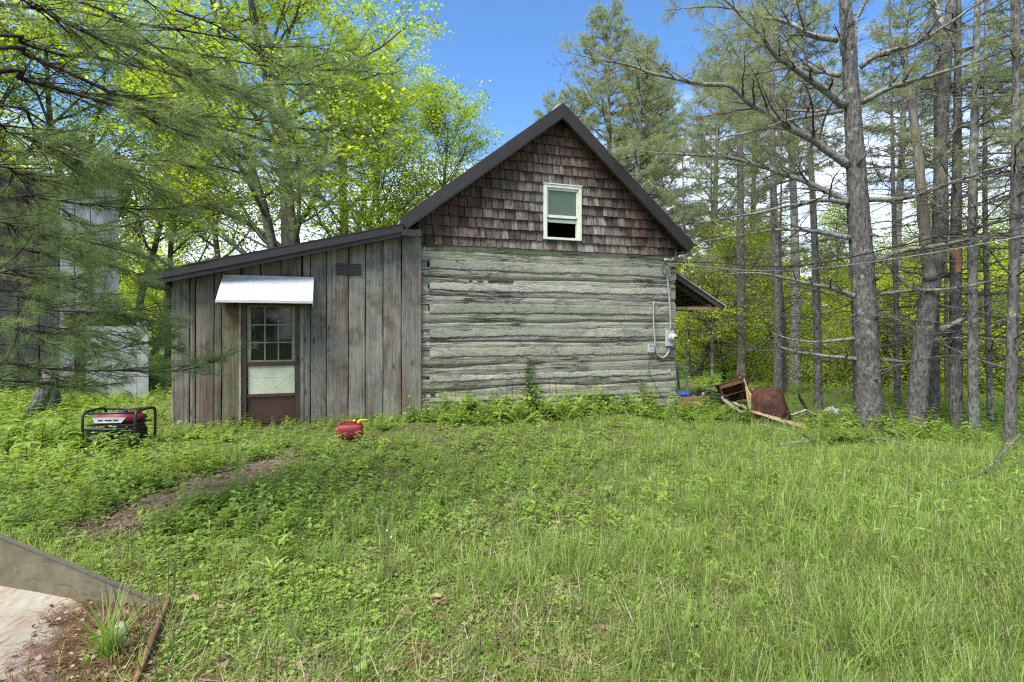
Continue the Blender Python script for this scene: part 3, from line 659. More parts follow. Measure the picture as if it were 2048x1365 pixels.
def trunk_mesh(name, P, r, m, k=12, flare=0., n=40, rough=.05):
    P = spline(P, n); r = np.interp(np.linspace(0, 1, n), np.linspace(0, 1, len(r)), r); t = np.arange(n) / n
    r = r * (1 + flare * np.exp(-t * n * .55)); mb = MB().tube(P, r, k); V = mb.v[0].reshape(n, k, 3); c = P[:, None]
    zz = P[:, 2]; ring = sum(.07 * np.exp(-((zz - h_ - .12 * math.sin(7 * h_)) / .07) ** 2) for h_ in np.arange(.4, 9, .62)) if n >= 100 else 0 * zz
    d = 1 + ring[:, None] * (1 + 1.2 * fbm(np.arange(k)[None] * 1.3 + 0 * t[:, None], zz[:, None] * 3, 31)) + rough * (fbm(np.arange(k)[None] * 1.7 + 0 * t[:, None], t[:, None] * 30, int(P[0, 0] * 91) % 999) * 2); mb.v[0] = (c + (V - c) * d[..., None]).reshape(-1, 3)
    o = mb.build(name, m, None, True); me = o.data; bpy.data.objects.remove(o); return me

def maple(seed, H, Rr, base, nl, r0, ls, per, stems=1, flat=.35, wob=.10, litup=.35):
    """broadleaf tree: returns trunk, limbs, crown meshes"""
    global rng
    keep = rng; rng = np.random.default_rng(seed); sg = Segs(); fo = Fol(); tm = None; TW = []
    for st in range(stems):
        lean = rng.normal(size=3) * (.05 if stems == 1 else .16); P = [np.zeros(3) + rng.normal(size=3) * (0 if stems == 1 else .25) * np.array((1, 1, 0))]
        d = nrm(np.array((lean[0], lean[1], 1.)))
        hh = H * (1 if st == 0 else rng.uniform(.7, .95))
        for i in range(9): d = nrm(d + rng.normal(size=3) * .05 + np.array((0, 0, .04))); P.append(P[-1] + d * hh * .86 / 9)
        P = spline(np.array(P), 24); rr = r0 * (1 if st == 0 else .7) * (1 - np.linspace(0, 1, 24)) ** .75 + .012
        if st == 0: tm = (P, rr)
        else: sg.path(P, rr)
        for i in range(nl // stems):
            t = base + (.99 - base) * ((i + rng.random()) / (nl // stems)); q = P[int(t * 23)]; az = i * 2.399 + rng.normal() * .4; el = R(8 + 55 * t + rng.normal() * 9)
            Ln = Rr * (1.05 - .62 * ((t - base) / (1 - base)) ** 1.3) * rng.uniform(.75, 1.15)
            Pl = curve(q, (math.cos(az) * math.cos(el), math.sin(az) * math.cos(el), math.sin(el)), Ln, 8, wob, .03); rl = rr[int(t * 23)] * .5 * (1 - np.linspace(0, 1, 8)) ** .8 + .006
            sg.path(Pl, rl)
            for j in range(8):
                f = .22 + .78 * (j + rng.random()) / 8; q2 = Pl[min(6, int(f * 7))]; dl = nrm(Pl[min(7, int(f * 7) + 1)] - q2); sd = 1 if j % 2 else -1
                sv = nrm(np.cross(dl, (0, 0, 1.))) * sd; d2 = dl * rng.uniform(.4, .9) + sv * rng.uniform(.5, 1.) + np.array((0, 0, rng.normal() * .2))
                L2 = Ln * .42 * (1.15 - .6 * f) * rng.uniform(.7, 1.3) + .3; P2 = curve(q2, d2, L2, 5, .13, .01); sg.path(P2, np.linspace(rl[min(6, int(f * 7))] * .5, .004, 5))
                for k in range(5):
                    q3 = P2[min(4, int((k + .6) / 5 * 5))]; d3 = nrm(d2) * .7 + rdir(1, .5)[0] * .8; e3 = q3 + nrm(d3) * rng.uniform(.3, .75); sg.add(q3, e3, .004, .002); TW.append((q3, e3))
    S = np.array([a for a, b in TW]); E_ = np.array([b for a, b in TW]); n = len(S)
    i = np.repeat(np.arange(n), per); u = rng.random(len(i))[:, None] ** .6
    Pn = S[i] + (E_[i] - S[i]) * u * 1.15 + rng.normal(size=(len(i), 3)) * np.array((.16, .16, .07)) * (ls / .10)
    Nn = nrm(np.array((0, 0, 1.)) + rng.normal(size=Pn.shape) * flat * 1.6); An = nrm(np.cross(Nn, rng.normal(size=Pn.shape)))
    tv = rng.random(n)[i] * .5 + rng.random(len(i)) * .5
    fo.leaves(Pn, An, Nn, ls * rng.uniform(.45, 1.3, len(i)), ls * .8 * rng.uniform(.45, 1.2, len(i)), tv, .06)
    out = (trunk_mesh('trunk', tm[0], tm[1], BARKD, 9, .35, 30), sg.mesh('limbs', BARKD), fo.mesh('crown', LEAFL if H > 10 else LEAF_SUN)); rng = keep
    return out

def pine_needles(fo, S, E_, per, L, wd, spread=.9, t0=.1):
    n = len(S); i = np.repeat(np.arange(n), per); u = t0 + (1 - t0) * rng.random(len(i)); A = nrm(E_ - S)[i]
    P = S[i] + (E_ - S)[i] * u[:, None]; D = nrm(A * .75 + rdir(len(i)) * spread + np.array((0, 0, -.08)))
    fo.needles(P, D, L * rng.uniform(.7, 1.15, len(i)), wd, rng.random(n)[i] * .5 + rng.random(len(i)) * .5)

def far_pine(seed, H, Rr, base, r0, whorl=.55, tuft=.17, wd=.011, per=26, thin=1.):
    """white pine with tufted boughs, seen from some way off"""
    global rng
    keep = rng; rng = np.random.default_rng(seed); sg = Segs(); fo = Fol(); TS = []; TE = []
    P = [np.zeros(3)]; d = np.array((0, 0, 1.))
    for i in range(10): d = nrm(d + rng.normal(size=3) * .02 + np.array((0, 0, .05))); P.append(P[-1] + d * H / 10)
    P = spline(np.array(P), 40); rr = r0 * (1 - np.linspace(0, 1, 40)) ** .85 + .015
    z = base * H
    while z < H * .985:
        t = z / H; q = P[int(t * 39)]; k = rng.integers(3, 6); a0 = rng.random() * 6.3
        for j in range(k):
            az = a0 + j * 6.283 / k + rng.normal() * .25; el = R(-4 + 40 * t ** 2 + rng.normal() * 8); Ln = Rr * (1.02 - t) ** .62 * rng.uniform(.6, 1.15) * (.55 + .45 * min(1, (t - base) * 6 + .35))
            Pb = curve(q, (math.cos(az) * math.cos(el), math.sin(az) * math.cos(el), math.sin(el)), Ln, 7, .08, .05); rb = np.linspace(rr[int(t * 39)] * .32 + .008, .006, 7); sg.path(Pb, rb)
            ns = int((5 + Ln * 5) * thin)
            for s_ in range(ns):
                f = .25 + .75 * (s_ + rng.random()) / ns; i0 = min(5, int(f * 6)); qb = Pb[i0] + (Pb[i0 + 1] - Pb[i0]) * (f * 6 - i0); dl = nrm(Pb[i0 + 1] - Pb[i0]); sv = nrm(np.cross(dl, (0, 0, 1.))) * (1 if s_ % 2 else -1)
                e = qb + nrm(dl * .8 + sv * rng.uniform(.2, 1.) + np.array((0, 0, rng.uniform(-.1, .3)))) * rng.uniform(.2, .55) * (1.2 - .4 * f); sg.add(qb, e, .006, .003)
                for m_ in range(3):
                    e0 = qb + (e - qb) * rng.uniform(.3, 1); TS.append(e0); TE.append(e0 + nrm(e - qb + rng.normal(size=3) * .25) * tuft * .9)
        z += whorl * rng.uniform(.7, 1.3) * (1.1 - .4 * t)
    pine_needles(fo, np.array(TS), np.array(TE), per, tuft, wd, .75)
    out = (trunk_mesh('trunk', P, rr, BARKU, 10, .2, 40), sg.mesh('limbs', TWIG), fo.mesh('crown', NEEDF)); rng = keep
    return out

def dead_limb(sg, q, d, L, r, nsec=10, droop=0., fine=1., wob=.10):
    """bare pine branch with forked twigs; returns the twig ends"""
    P = curve(q, d, L, 12, wob, droop); rr = np.linspace(r, r * .22, 12); ends = []
    for s_ in range(nsec):
        f = .12 + .86 * (s_ + rng.random()) / nsec; i = min(10, int(f * 11)); a = P[i] + (P[i + 1] - P[i]) * (f * 11 - i); dl = nrm(P[i + 1] - P[i]); sv = nrm(np.cross(dl, (0, 0, 1.))) * (1 if s_ % 2 else -1)
        L2 = L * rng.uniform(.12, .34) * (1.15 - .55 * f); d2 = dl * rng.uniform(.5, 1.) + sv * rng.uniform(.35, .9) + np.array((0, 0, rng.normal() * .16)); P2 = curve(a, d2, L2, 6, .12, .02); sg.path(P2, np.linspace(r * .32 * (1.1 - .6 * f) + .0015, .002, 6))
        for k in range(int(5 * fine)):
            b = P2[1 + k % 5]; e = b + nrm(nrm(d2) * .8 + rdir(1)[0] * .8) * L2 * rng.uniform(.12, .4); sg.add(b, e, .0025, .0012); ends.append((b, e))
        ends.append((P2[-2], P2[-1]))
    return P, rr, ends

def put_tree(name, loc, meshes, label, cat, rz=0, s=1., group=None, parts=('trunk', 'limbs', 'crown'), tilt=(0, 0)):
    t = thing(name, loc, label, cat, rz, group); t.scale = (s, s, s); t.rotation_euler = (tilt[0], tilt[1], rz)
    for nm, me in zip(parts, meshes):
        o = link(nm, me, t)
        if nm in ('limbs', 'crown'): o['kind'] = 'stuff'
    return t

# ------------------------------------------------------------------ broadleaf wood behind the house
M1 = maple(11, 17, 6.2, .16, 34, .26, .115, 30, 3, .4)
M2 = maple(12, 13, 4.6, .12, 30, .16, .115, 22, 1, .4)
M3 = maple(13, 9, 3.6, .10, 26, .11, .115, 18, 2, .4)
M4 = maple(14, 14, 3.4, .35, 18, .13, .11, 20, 1, .5)
M5 = maple(15, 3.6, 1.7, .04, 22, .035, .085, 9, 2, .4)
def T(px, D, dz=-.1):
    x = (px - CX) / F * D; return (x, D, float(gz(x, D)) + dz)
LG = 'broadleaf trees behind the lean-to'
for px, D, me, s, rz, lab in [
    (600, 16.5, M1, 1.12, .5, 'tall many-stemmed maple rising behind the lean-to roof, filling the sky'),
    (760, 18.0, M2, .80, 2.2, 'lime green maple behind the joint of lean-to and main roof'),
    (880, 20.0, M2, .86, 4.1, 'leafy lime green tree showing above the left roof slope'), (965, 25.0, M3, 1.18, 1.4, 'lime green treetop nearest the ridge on its left side'),
    (450, 20.0, M4, 1.0, 1.1, 'slender broadleaf tree leaning behind the low end of the lean-to roof'),
    (338, 22.0, M4, .95, 3.9, 'thin bare-stemmed tree against pale sky left of the lean-to'),
    (275, 21.0, M4, 1.05, 5.3, 'thin tree right beside the pale corner of the outbuilding'),
    (300, 25.0, M3, .9, .7, 'low leafy tree in the gap between outbuilding and lean-to'),
    (120, 20.0, M1, 1.0, 2.9, 'tall maple behind the outbuilding, seen through the pine boughs'),
    (-60, 17.0, M2, 1.15, 1.9, 'maple at the left edge behind the outbuilding'),
    (690, 25.0, M1, 1.0, 3.3, 'more distant maple between the two big ones behind the lean-to')]:
    put_tree('maple_tree', T(px, D), me, lab, 'tree', rz, s, LG)

# bright saplings and trees across the road on the falling ground
RG = 'broadleaf trees beyond the pine trunks'
for k, (px, D, me, s, rz, lab) in enumerate([
    (1385, 19, M3, .70, .3, 'leafy young tree just past the porch roof'),
    (1450, 24, M3, .85, 1.7, 'round lime tree behind the overturned wooden furniture'),
    (1530, 30, M2, .75, 2.6, 'bright tree beyond the road, between the two thin pines behind the junk'),
    (1600, 25, M3, .80, 4.4, 'bright leafy tree beyond the rusty tray'),
    (1680, 31, M2, .85, 5.5, 'bright tree beyond the road, just left of the biggest pine trunk'),
    (1775, 27, M3, .95, .9, 'lime tree glimpsed between the biggest pine and the leaning double trunk'),
    (1870, 33, M2, .9, 3.1, 'tall bright tree behind the leaning double trunk'),
    (1960, 25, M3, 1.0, 2.0, 'lime tree between the rightmost pine trunks'),
    (2050, 29, M2, .85, 1.2, 'bright tree at the right edge beyond the road'),
    (2120, 22, M3, .9, 5.0, 'leafy tree reaching in from the right edge behind the pines'),
    (1420, 36, M2, .85, 4.0, 'distant tree above the porch roof end'), (1640, 27, M3, .82, .6, 'airy lime tree behind the pine by the white debris'), (1725, 29, M3, .95, 2.3, 'airy lime tree right behind the thickest trunk'), (1828, 25, M3, .85, 5.7, 'airy lime tree behind the foot of the leaning trunk'), (1912, 29, M3, 1.0, 3.8, 'airy lime tree behind the scraped pine trunk'), (2010, 26, M3, .9, 1.5, 'airy lime tree behind the last two trunks'), (1500, 27, M3, .85, 4.7, 'airy lime tree just right of the first bare pine'), (1560, 34, M3, 1.2, 3.0, 'tall lime tree far behind the rusty tray'),
    
    (1775, 16, M5, 1.0, .4, 'low bright sapling right of the thickest trunk'), (1835, 15, M5, 1.0, 5.1, 'low bright sapling behind the foot of the leaning trunk'), (1930, 15, M5, 1.1, 1.6, 'low bright sapling behind the scraped and lichened trunks'), (2000, 14, M5, 1.0, 2.5, 'low bright sapling between the two last trunks on the right'),
    (2060, 17, M5, 1.2, 5.8, 'leafy sapling cut by the right edge'), (1465, 21, M5, 1.2, .1, 'low sapling behind the first bare pine')]):
    put_tree('young_maple', T(px, D), me, lab, 'tree', rz, s, RG)

# far wood that reads as one mass, round the back
def far_wood():
    fo = Fol(); sg = Segs(); C = []
    for k in range(150):
        a = rng.uniform(-62, 62); D = rng.uniform(38, 62); x = math.sin(R(a)) * D * 1.25; y = math.cos(R(a)) * D
        lo = -28 < a < 4        # the wood is low and thin behind the house and left of it
        h = rng.uniform(4.5, 8) * (.7 if lo else 1.15); z = float(gz(x, y)); C.append((x, y, z, h)); sg.path(curve((x, y, z - .3), (0, 0, 1), h * .9, 6, .06), np.linspace(.14, .03, 6))
    for x, y, z, h in C:
        n = 900; p = rdir(n) * (rng.random(n) ** .4)[:, None] * np.array((2.6, 2.6, h * .52)) + np.array((x, y, z + h * .55)); p += .5 * rng.normal(size=p.shape)
        N = nrm(np.array((0, 0, 1.)) + rng.normal(size=p.shape) * .7); A = np.cross(N, rng.normal(size=p.shape)); fo.leaves(p, A, N, .34 * rng.uniform(.6, 1.3, n), .30, rng.random(n) * .6 + rng.random() * .4, .05)
    w_ = tag(link('far_woods', fo.mesh('far_woods', LEAF_SUN)), 'distant belt of light green woodland behind everything', 'woods', kind='stuff')
    o = link('limbs', sg.mesh('limbs', BARKD), w_); o['kind'] = 'stuff'
far_wood()

# ------------------------------------------------------------------ white pines behind the house
FP1 = far_pine(21, 17, 4.6, .22, .24, .5, .16, .009, 24, 1.25); FP2 = far_pine(22, 15, 4.2, .25, .20, .5, .16, .009, 24, 1.2); FP3 = far_pine(23, 16, 3.2, .5, .17)
PG = 'white pines with green crowns behind the house'
for px, D, me, s, rz, lab in [
    (1215, 23, FP1, .98, .4, 'bushy white pine rising straight behind the gable peak'),
    (1110, 28, FP2, .95, 2.0, 'smaller white pine left of the gable peak, against blue sky'),
    (1420, 24, FP2, 1.05, 4.0, 'white pine above the right end of the roof'), (1150, 27, FP1, .86, 3.4, 'soft pale pine close beside the gable peak'), (1265, 22, FP1, .84, 5.0, 'full soft pine directly above the right roof slope'),
    (1330, 27, FP1, .95, 1.3, 'pale white pine between the gable pine and the right roof end'),
    (1500, 25, FP3, 1.1, 3.0, 'thin-crowned pine behind the service cable, right of the roof'),
    (1010, 33, FP2, .80, .9, 'pale pine top showing over the left roof slope near the peak'), (1290, 30, FP2, 1.2, 5.2, 'full-crowned white pine farther back behind the right roof slope'),
    (1590, 21, FP3, 1.15, 1.9, 'thin-crowned pine high between the two bare pines left of the thickest'),
    (1790, 22, FP3, 1.2, 4.4, 'pine crown between the thickest trunk and the leaning one'), (2060, 20, FP3, 1.15, .2, 'pine crown at the right edge above the yard')]:
    put_tree('white_pine', T(px, D), me, lab, 'tree', rz, s, PG)

# ------------------------------------------------------------------ pines on the right: bare lower limbs
def limb_path(pts, D0, dD):
    n = len(pts); return np.array([at(px, py, D0 + dD * (i / (n - 1)) ** 1.2) for i, (px, py) in enumerate(pts)])
def pine_trunk(name, path_px, D, r_px, label, cat='tree', group='pines standing right of the house', m=BARKP, k=14, ext=None):
    """trunk through pixel rows at one depth; radius from its apparent width"""
    P = np.array([at(px, py, D) for px, py in path_px]); b = P[0].copy(); g = float(gz(b[0], b[1])); 
    P[0] = (b[0], b[1], g - .15)
    if ext is not None: P = np.vstack([P, P[-1] + nrm(P[-1] - P[-2]) * ext])
    r = np.array(list(r_px) + ([r_px[-1] * .35] if ext is not None else [])) / F * D
    r = r * .96 / math.sqrt(1 + ((path_px[0][0] - CX) / F) ** 2)
    t = thing(name, (b[0], b[1], g), label, cat, 0, group); o_ = np.array((b[0], b[1], g))
    link('trunk', trunk_mesh('trunk', P - o_, r, m, k, .28, 150 if D < 10 else 60, .06), t)
    return t, P, r, o_
def whorls(t, P, r, o_, z0, z1, dz, Lr, rb, fine=1., nsec=9, green=.0, seed=0, kmax=5, gl=.13, gw=.004, az_bias=None):
    """procedural whorls of bare limbs; upper ones carry needles"""
    global rng
    keep = rng; rng = np.random.default_rng(seed); sg = Segs(); fo = Fol(); z = z0; anyg = False; Ps = spline(P, 80)
    while z < z1:
        i = int(np.argmin(np.abs(Ps[:, 2] - z))); q = Ps[i]; a0 = rng.random() * 6.3; k = rng.integers(2, kmax + 1)
        for j in range(k):
            az = a0 + j * 6.283 / k + rng.normal() * .3; el = R(rng.normal() * 12 + 5); L = rng.uniform(*Lr)
            Pb, rr, ends = dead_limb(sg, q, (math.cos(az) * math.cos(el), math.sin(az) * math.cos(el), math.sin(el)), L, rb * rng.uniform(.6, 1.2), nsec, rng.normal() * .012 - .004, fine)
            sg.path(Pb, rr)
            if rng.random() < green * sstep(z0, z1, z) * 1.6:
                S = np.array([a for a, b in ends]); E_ = np.array([b for a, b in ends]); E_ = S + nrm(E_ - S) * .18; pine_needles(fo, S, E_, 26, gl, gw, .8); anyg = True
        z += dz * rng.uniform(.6, 1.4)
    me = sg.mesh('limbs', TWIG); me.transform(Matrix.Translation(Vector(-o_))); o = link('limbs', me, t); o['kind'] = 'stuff'
    if anyg:
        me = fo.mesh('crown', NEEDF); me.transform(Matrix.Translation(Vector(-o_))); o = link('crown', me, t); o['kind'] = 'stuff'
    rng = keep
def big_limb(t, o_, pts, D0, dD, r0px, nsec, green=0., fine=1., sgf=None):
    C = limb_path(pts, D0, dD); P = spline(C, 36); P += np.stack([.03 * fbm(np.arange(36) * .35, i, int(pts[0][1]) + 5) for i in range(3)], -1)
    r = np.linspace(r0px / F * D0, .006, 36) ; mb = MB().tube(P - o_, r, 7); ob = mb.build('branch', LIMB, t, True)
    sg, fo, ends = sgf; L = np.linalg.norm(np.diff(P, axis=0), axis=1).sum()
    for s_ in range(nsec):
        f = .12 + .88 * (s_ + rng.random()) / nsec; i = min(34, int(f * 35)); dl = nrm(P[i + 1] - P[i]); sv = nrm(np.cross(dl, (0, 0, 1.))) * (1 if s_ % 2 else -1)
        L2 = L * rng.uniform(.10, .28) * (1.2 - .6 * f); d2 = dl * rng.uniform(.5, 1.) + sv * rng.uniform(.3, .9) + np.array((0, 0, rng.normal() * .22))
        P2, r2, en = dead_limb(sg, P[i], d2, L2, max(.004, r[i] * .5), 7, .01, fine); sg.path(P2, r2)
        if green and f > .3 and rng.random() < green:
            S = np.array([a for a, b in en]); E_ = np.array([b for a, b in en]); pine_needles(fo, S, S + nrm(E_ - S) * .14, 15, .10, .0035, .8)

t1, P1, r1, o1 = pine_trunk('pine_tree', [(1741, 862), (1733, 720), (1727, 580), (1716, 400), (1707, 250), (1699, 120), (1690, 0)], 9.2, [31, 29, 27, 23.5, 19, 16, 14], 'thickest pine trunk, grey and lichen-spotted, its long bare limbs spreading over the yard', ext=5.)
for px, py, dx, dy in ((1752, 560, 14, -8), (1712, 630, -13, 4), (1750, 640, 12, -14), (1741, 470, 16, 2), (1745, 760, 15, -3), (1716, 330, 22, -30)):
    p0, p1 = at(px, py, 9.05), at(px + dx, py + dy, 8.9); MB().tube([p0 - o1, (p0 + p1) / 2 - o1, p1 - o1], [.030, .022, .012], 7).build('stub', BARKP, t1, True)
sgf = (Segs(), Fol(), [])
for pts, dD, rp, ns, gr in [
    ([(1689, 212), (1661, 187), (1628, 165), (1588, 136), (1548, 106), (1522, 70), (1500, 51), (1450, 0), (1390, -40)], -1.2, 9, 16, .7),
    ([(1698, 331), (1657, 304), (1621, 278), (1573, 253), (1529, 223), (1500, 207), (1461, 172), (1400, 168), (1308, 148), (1261, 131), (1191, 118), (1117, 101)], -.6, 8.5, 24, .6),
    ([(1698, 403), (1657, 385), (1610, 363), (1555, 344), (1500, 326), (1443, 314), (1369, 309), (1308, 305), (1246, 295)], .8, 7, 20, .5),
    ([(1680, 150), (1639, 143), (1580, 136), (1500, 150), (1420, 160)], 1.2, 6, 12, .6), ([(1683, 220), (1610, 222), (1529, 220), (1400, 232)], 1.6, 4, 12, .4),
    ([(1683, 222), (1591, 238), (1500, 264), (1380, 285)], -1.0, 4.5, 14, .3), ([(1676, 80), (1621, 70), (1573, 44), (1518, 33), (1440, 14), (1330, 20)], .5, 6.5, 16, .7),
    ([(1720, 135), (1756, 110), (1830, 88), (1885, 55), (1958, 7), (2010, -30)], -1.1, 6, 12, .2), ([(1723, 207), (1764, 183), (1811, 165), (1866, 150), (1940, 128), (2013, 99), (2070, 65)], -1.6, 6, 14, .2),
    ([(1701, 132), (1683, 92), (1690, 48), (1698, 0), (1700, -60)], -.8, 6.5, 6, .4), ([(1709, 128), (1712, 48), (1731, 0), (1745, -50)], .6, 6, 6, .4),
    ([(1734, 399), (1811, 396), (1903, 366), (1976, 341), (2070, 318)], -1.5, 5.5, 14, 0), ([(1694, 407), (1639, 401), (1573, 414), (1500, 429), (1400, 445)], -1.4, 5.5, 16, 0),
    ([(1701, 476), (1621, 462), (1555, 460), (1500, 467), (1390, 486)], .9, 5.5, 14, 0), ([(1709, 593), (1665, 578), (1610, 567), (1537, 549), (1450, 548)], -1.0, 6, 12, 0),
    ([(1716, 719), (1647, 712), (1573, 699), (1537, 679)], -.8, 4.5, 8, 0), ([(1764, 721), (1815, 725), (1860, 740)], .3, 5, 3, 0), ([(1712, 677), (1654, 683), (1592, 681), (1544, 666)], .6, 4, 8, 0),
    ([(1756, 520), (1811, 501), (1866, 494), (1940, 479), (2013, 465), (2070, 448)], -1.5, 6, 14, 0), ([(1760, 589), (1830, 582), (1903, 578), (1976, 564), (2070, 555)], -1.2, 4, 12, 0)]:
    big_limb(t1, o1, pts, 9.2, dD, rp, ns, gr, 1., sgf)
me = sgf[0].mesh('twigs', TWIG); me.transform(Matrix.Translation(Vector(-o1))); tag(link('twigs', me, t1), kind='stuff')
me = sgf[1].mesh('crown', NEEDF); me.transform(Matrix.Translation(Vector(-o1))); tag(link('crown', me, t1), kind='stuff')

t2, P2_, r2_, o2 = pine_trunk('pine_tree', [(1828, 868), (1842, 720), (1860, 578), (1879, 476), (1883, 293), (1893, 110), (1903, 0)], 9.0, [23, 22, 21, 18, 13.5, 12, 11], 'leaning lichen-patched pine trunk right of the thickest one, with a broken snag at its fork', ext=5.)
sn = spline(np.array([at(1861, 560, 8.95), at(1850, 470, 8.95), at(1838, 330, 8.9), at(1822, 190, 8.9)]), 24)
mb = MB().tube(sn - o2, np.linspace(.105, .058, 24) * (1 + .12 * np.sin(np.arange(24) * 2.1)), 9); mb.v[0][-9:, 2] += rng.uniform(-.09, .12, 9); mb.build('snag', OLDG, t2, True).color = (1.25, 1.12, 1.0, 1)
sgf = (Segs(), Fol(), [])
for pts, dD, rp, ns, gr in [([(1888, 290), (1920, 255), (1960, 250), (2048, 205), (2100, 190)], -1., 5, 10, 0), ([(1896, 190), (1930, 160), (1975, 150), (2070, 118)], .8, 5, 10, .2), ([(1905, 405), (1950, 380), (2010, 350), (2080, 330)], .9, 5, 12, 0),
    ([(1880, 660), (1925, 640), (1960, 615), (2000, 600)], -.8, 6.5, 7, 0), ([(1850, 590), (1800, 560), (1770, 520)], -.5, 4, 6, 0), ([(1886, 320), (1840, 330), (1790, 300)], .9, 4, 8, 0), ([(1905, 470), (1960, 455), (2048, 420)], -1.4, 4, 12, 0), ([(1860, 680), (1960, 676), (2060, 690)], -.6, 3.5, 9, 0), ([(1893, 100), (1885, 50), (1870, 0), (1860, -40)], .5, 7, 5, .4)]:
    big_limb(t2, o2, pts, 9.0, dD, rp, ns, gr, 1., sgf)
me = sgf[0].mesh('twigs', TWIG); me.transform(Matrix.Translation(Vector(-o2))); tag(link('twigs', me, t2), kind='stuff')

for k, (path, D, rp, lab, wz, green, m) in enumerate([
    ([(1868, 872), (1870, 600), (1875, 300), (1872, 0)], 9.8, [12, 10.5, 8.5, 6], 'dark pine trunk half hidden behind the leaning lichened one', (1.5, 7), .15, BARKP),
    ([(1913, 880), (1911, 700), (1912, 480), (1915, 200), (1916, 0)], 9.0, [16, 14.5, 13, 9, 7], 'pine trunk with an orange scraped patch, fourth from the right edge', (1.0, 7), .15, BARKP),
    ([(1948, 892), (1946, 700), (1945, 450), (1950, 200), (1955, 0)], 8.6, [13, 12, 11, 9, 7], 'lichened pine trunk, third from the right edge', (1.2, 7), .1, BARKU),
    ([(1982, 896), (1976, 650), (1970, 400), (1972, 0)], 9.4, [8, 7, 6, 4], 'thin pale pine stem, second trunk from the right edge', (1.2, 6.5), .1, BARKU),
    ([(2018, 912), (2024, 700), (2030, 450), (2032, 200), (2034, 0)], 7.8, [15, 13.5, 12, 9.5, 8], 'straight dark pine trunk nearest the right edge', (1.0, 6), .1, BARKP),
    ([(1483, 770), (1482, 600), (1481, 450), (1480, 250), (1478, 50)], 17, [9.5, 9, 8, 6, 4], 'bare pine trunk behind the tipped wooden box and chair', (1.2, 11), .35, BARKP),
    ([(1556, 792), (1556, 600), (1549, 450), (1545, 250), (1543, 20)], 14, [10.5, 9.5, 8, 6, 4], 'pine trunk rising behind the rusty tray', (1.0, 9.5), .35, BARKP),
    ([(1569, 790), (1566, 640), (1560, 540), (1562, 400)], 14.3, [6, 5, 4, 2], 'thin stem pressed close against the pine behind the rusty tray', (2, 4), .0, BARKD),
    ([(1636, 822), (1634, 640), (1628, 450), (1615, 200), (1608, 0)], 11.6, [9.5, 9, 7.5, 5, 3], 'pine trunk standing behind the white debris', (1.0, 8), .3, BARKP),
    ([(1713, 822), (1711, 600), (1706, 420)], 12.5, [7.5, 7, 5.5], 'dark trunk peeping out just left of the thickest pine', (2, 5), .0, BARKP),
    ([(1795, 838), (1793, 640), (1787, 400), (1782, 150)], 11.5, [7.5, 6.5, 5, 3], 'slim pine between the thickest trunk and the leaning one', (1.2, 7), .2, BARKP),
    ([(1377, 742), (1374, 640), (1370, 500)], 19, [5, 4.5, 3], 'dark thin trunk just right of the porch corner', (1.5, 6), .2, BARKP),
    ([(1424, 760), (1426, 640), (1424, 480)], 18, [4.5, 4, 2.5], 'thin trunk between the porch roof tip and the first bare pine', (1.5, 7), .2, BARKP),
    ([(1895, 850), (1893, 700), (1892, 560)], 12.5, [6, 5.5, 4], 'slender dark stem between the leaning trunk and the scraped one', (2, 4), .0, BARKD)]):
    t, P, r, o_ = pine_trunk('pine_tree', path, D, rp, lab, m=m, k=11, ext=3.5)
    if 'scraped' in lab and 'orange' in lab:   # bark torn off, bare orange wood showing towards the yard
        c_ = at(1913, 0, D); rs = 13.6 / F * D * .96 / math.sqrt(1 + ((path[0][0] - CX) / F) ** 2); sc_z = np.linspace(at(0, 545, D)[2], at(0, 492, D)[2], 9)
        a0 = math.atan2(-D, -c_[0]); MB().grid(np.array([[(c_[0] + rs * 1.07 * math.cos(a0 + q) - o_[0], c_[1] + rs * 1.07 * math.sin(a0 + q) - o_[1], z + .05 * float(fbm(q * 2, z, 4)) - o_[2]) for q in np.linspace(-1.0, .9, 9) * (1 - .25 * abs(k_ - 4) / 4)] for k_, z in enumerate(sc_z)])).build('scar', RAWW, t, True).color = (1.0, .62, .36, 1)
    whorls(t, P, r, o_, wz[0], wz[1], .46 if D < 13 else .42, (1.0, 2.9), .015, 1.2 if D < 12 else 1., 10, green * .8, 500 + k, 5, .14, .0045 if D < 12 else .006)

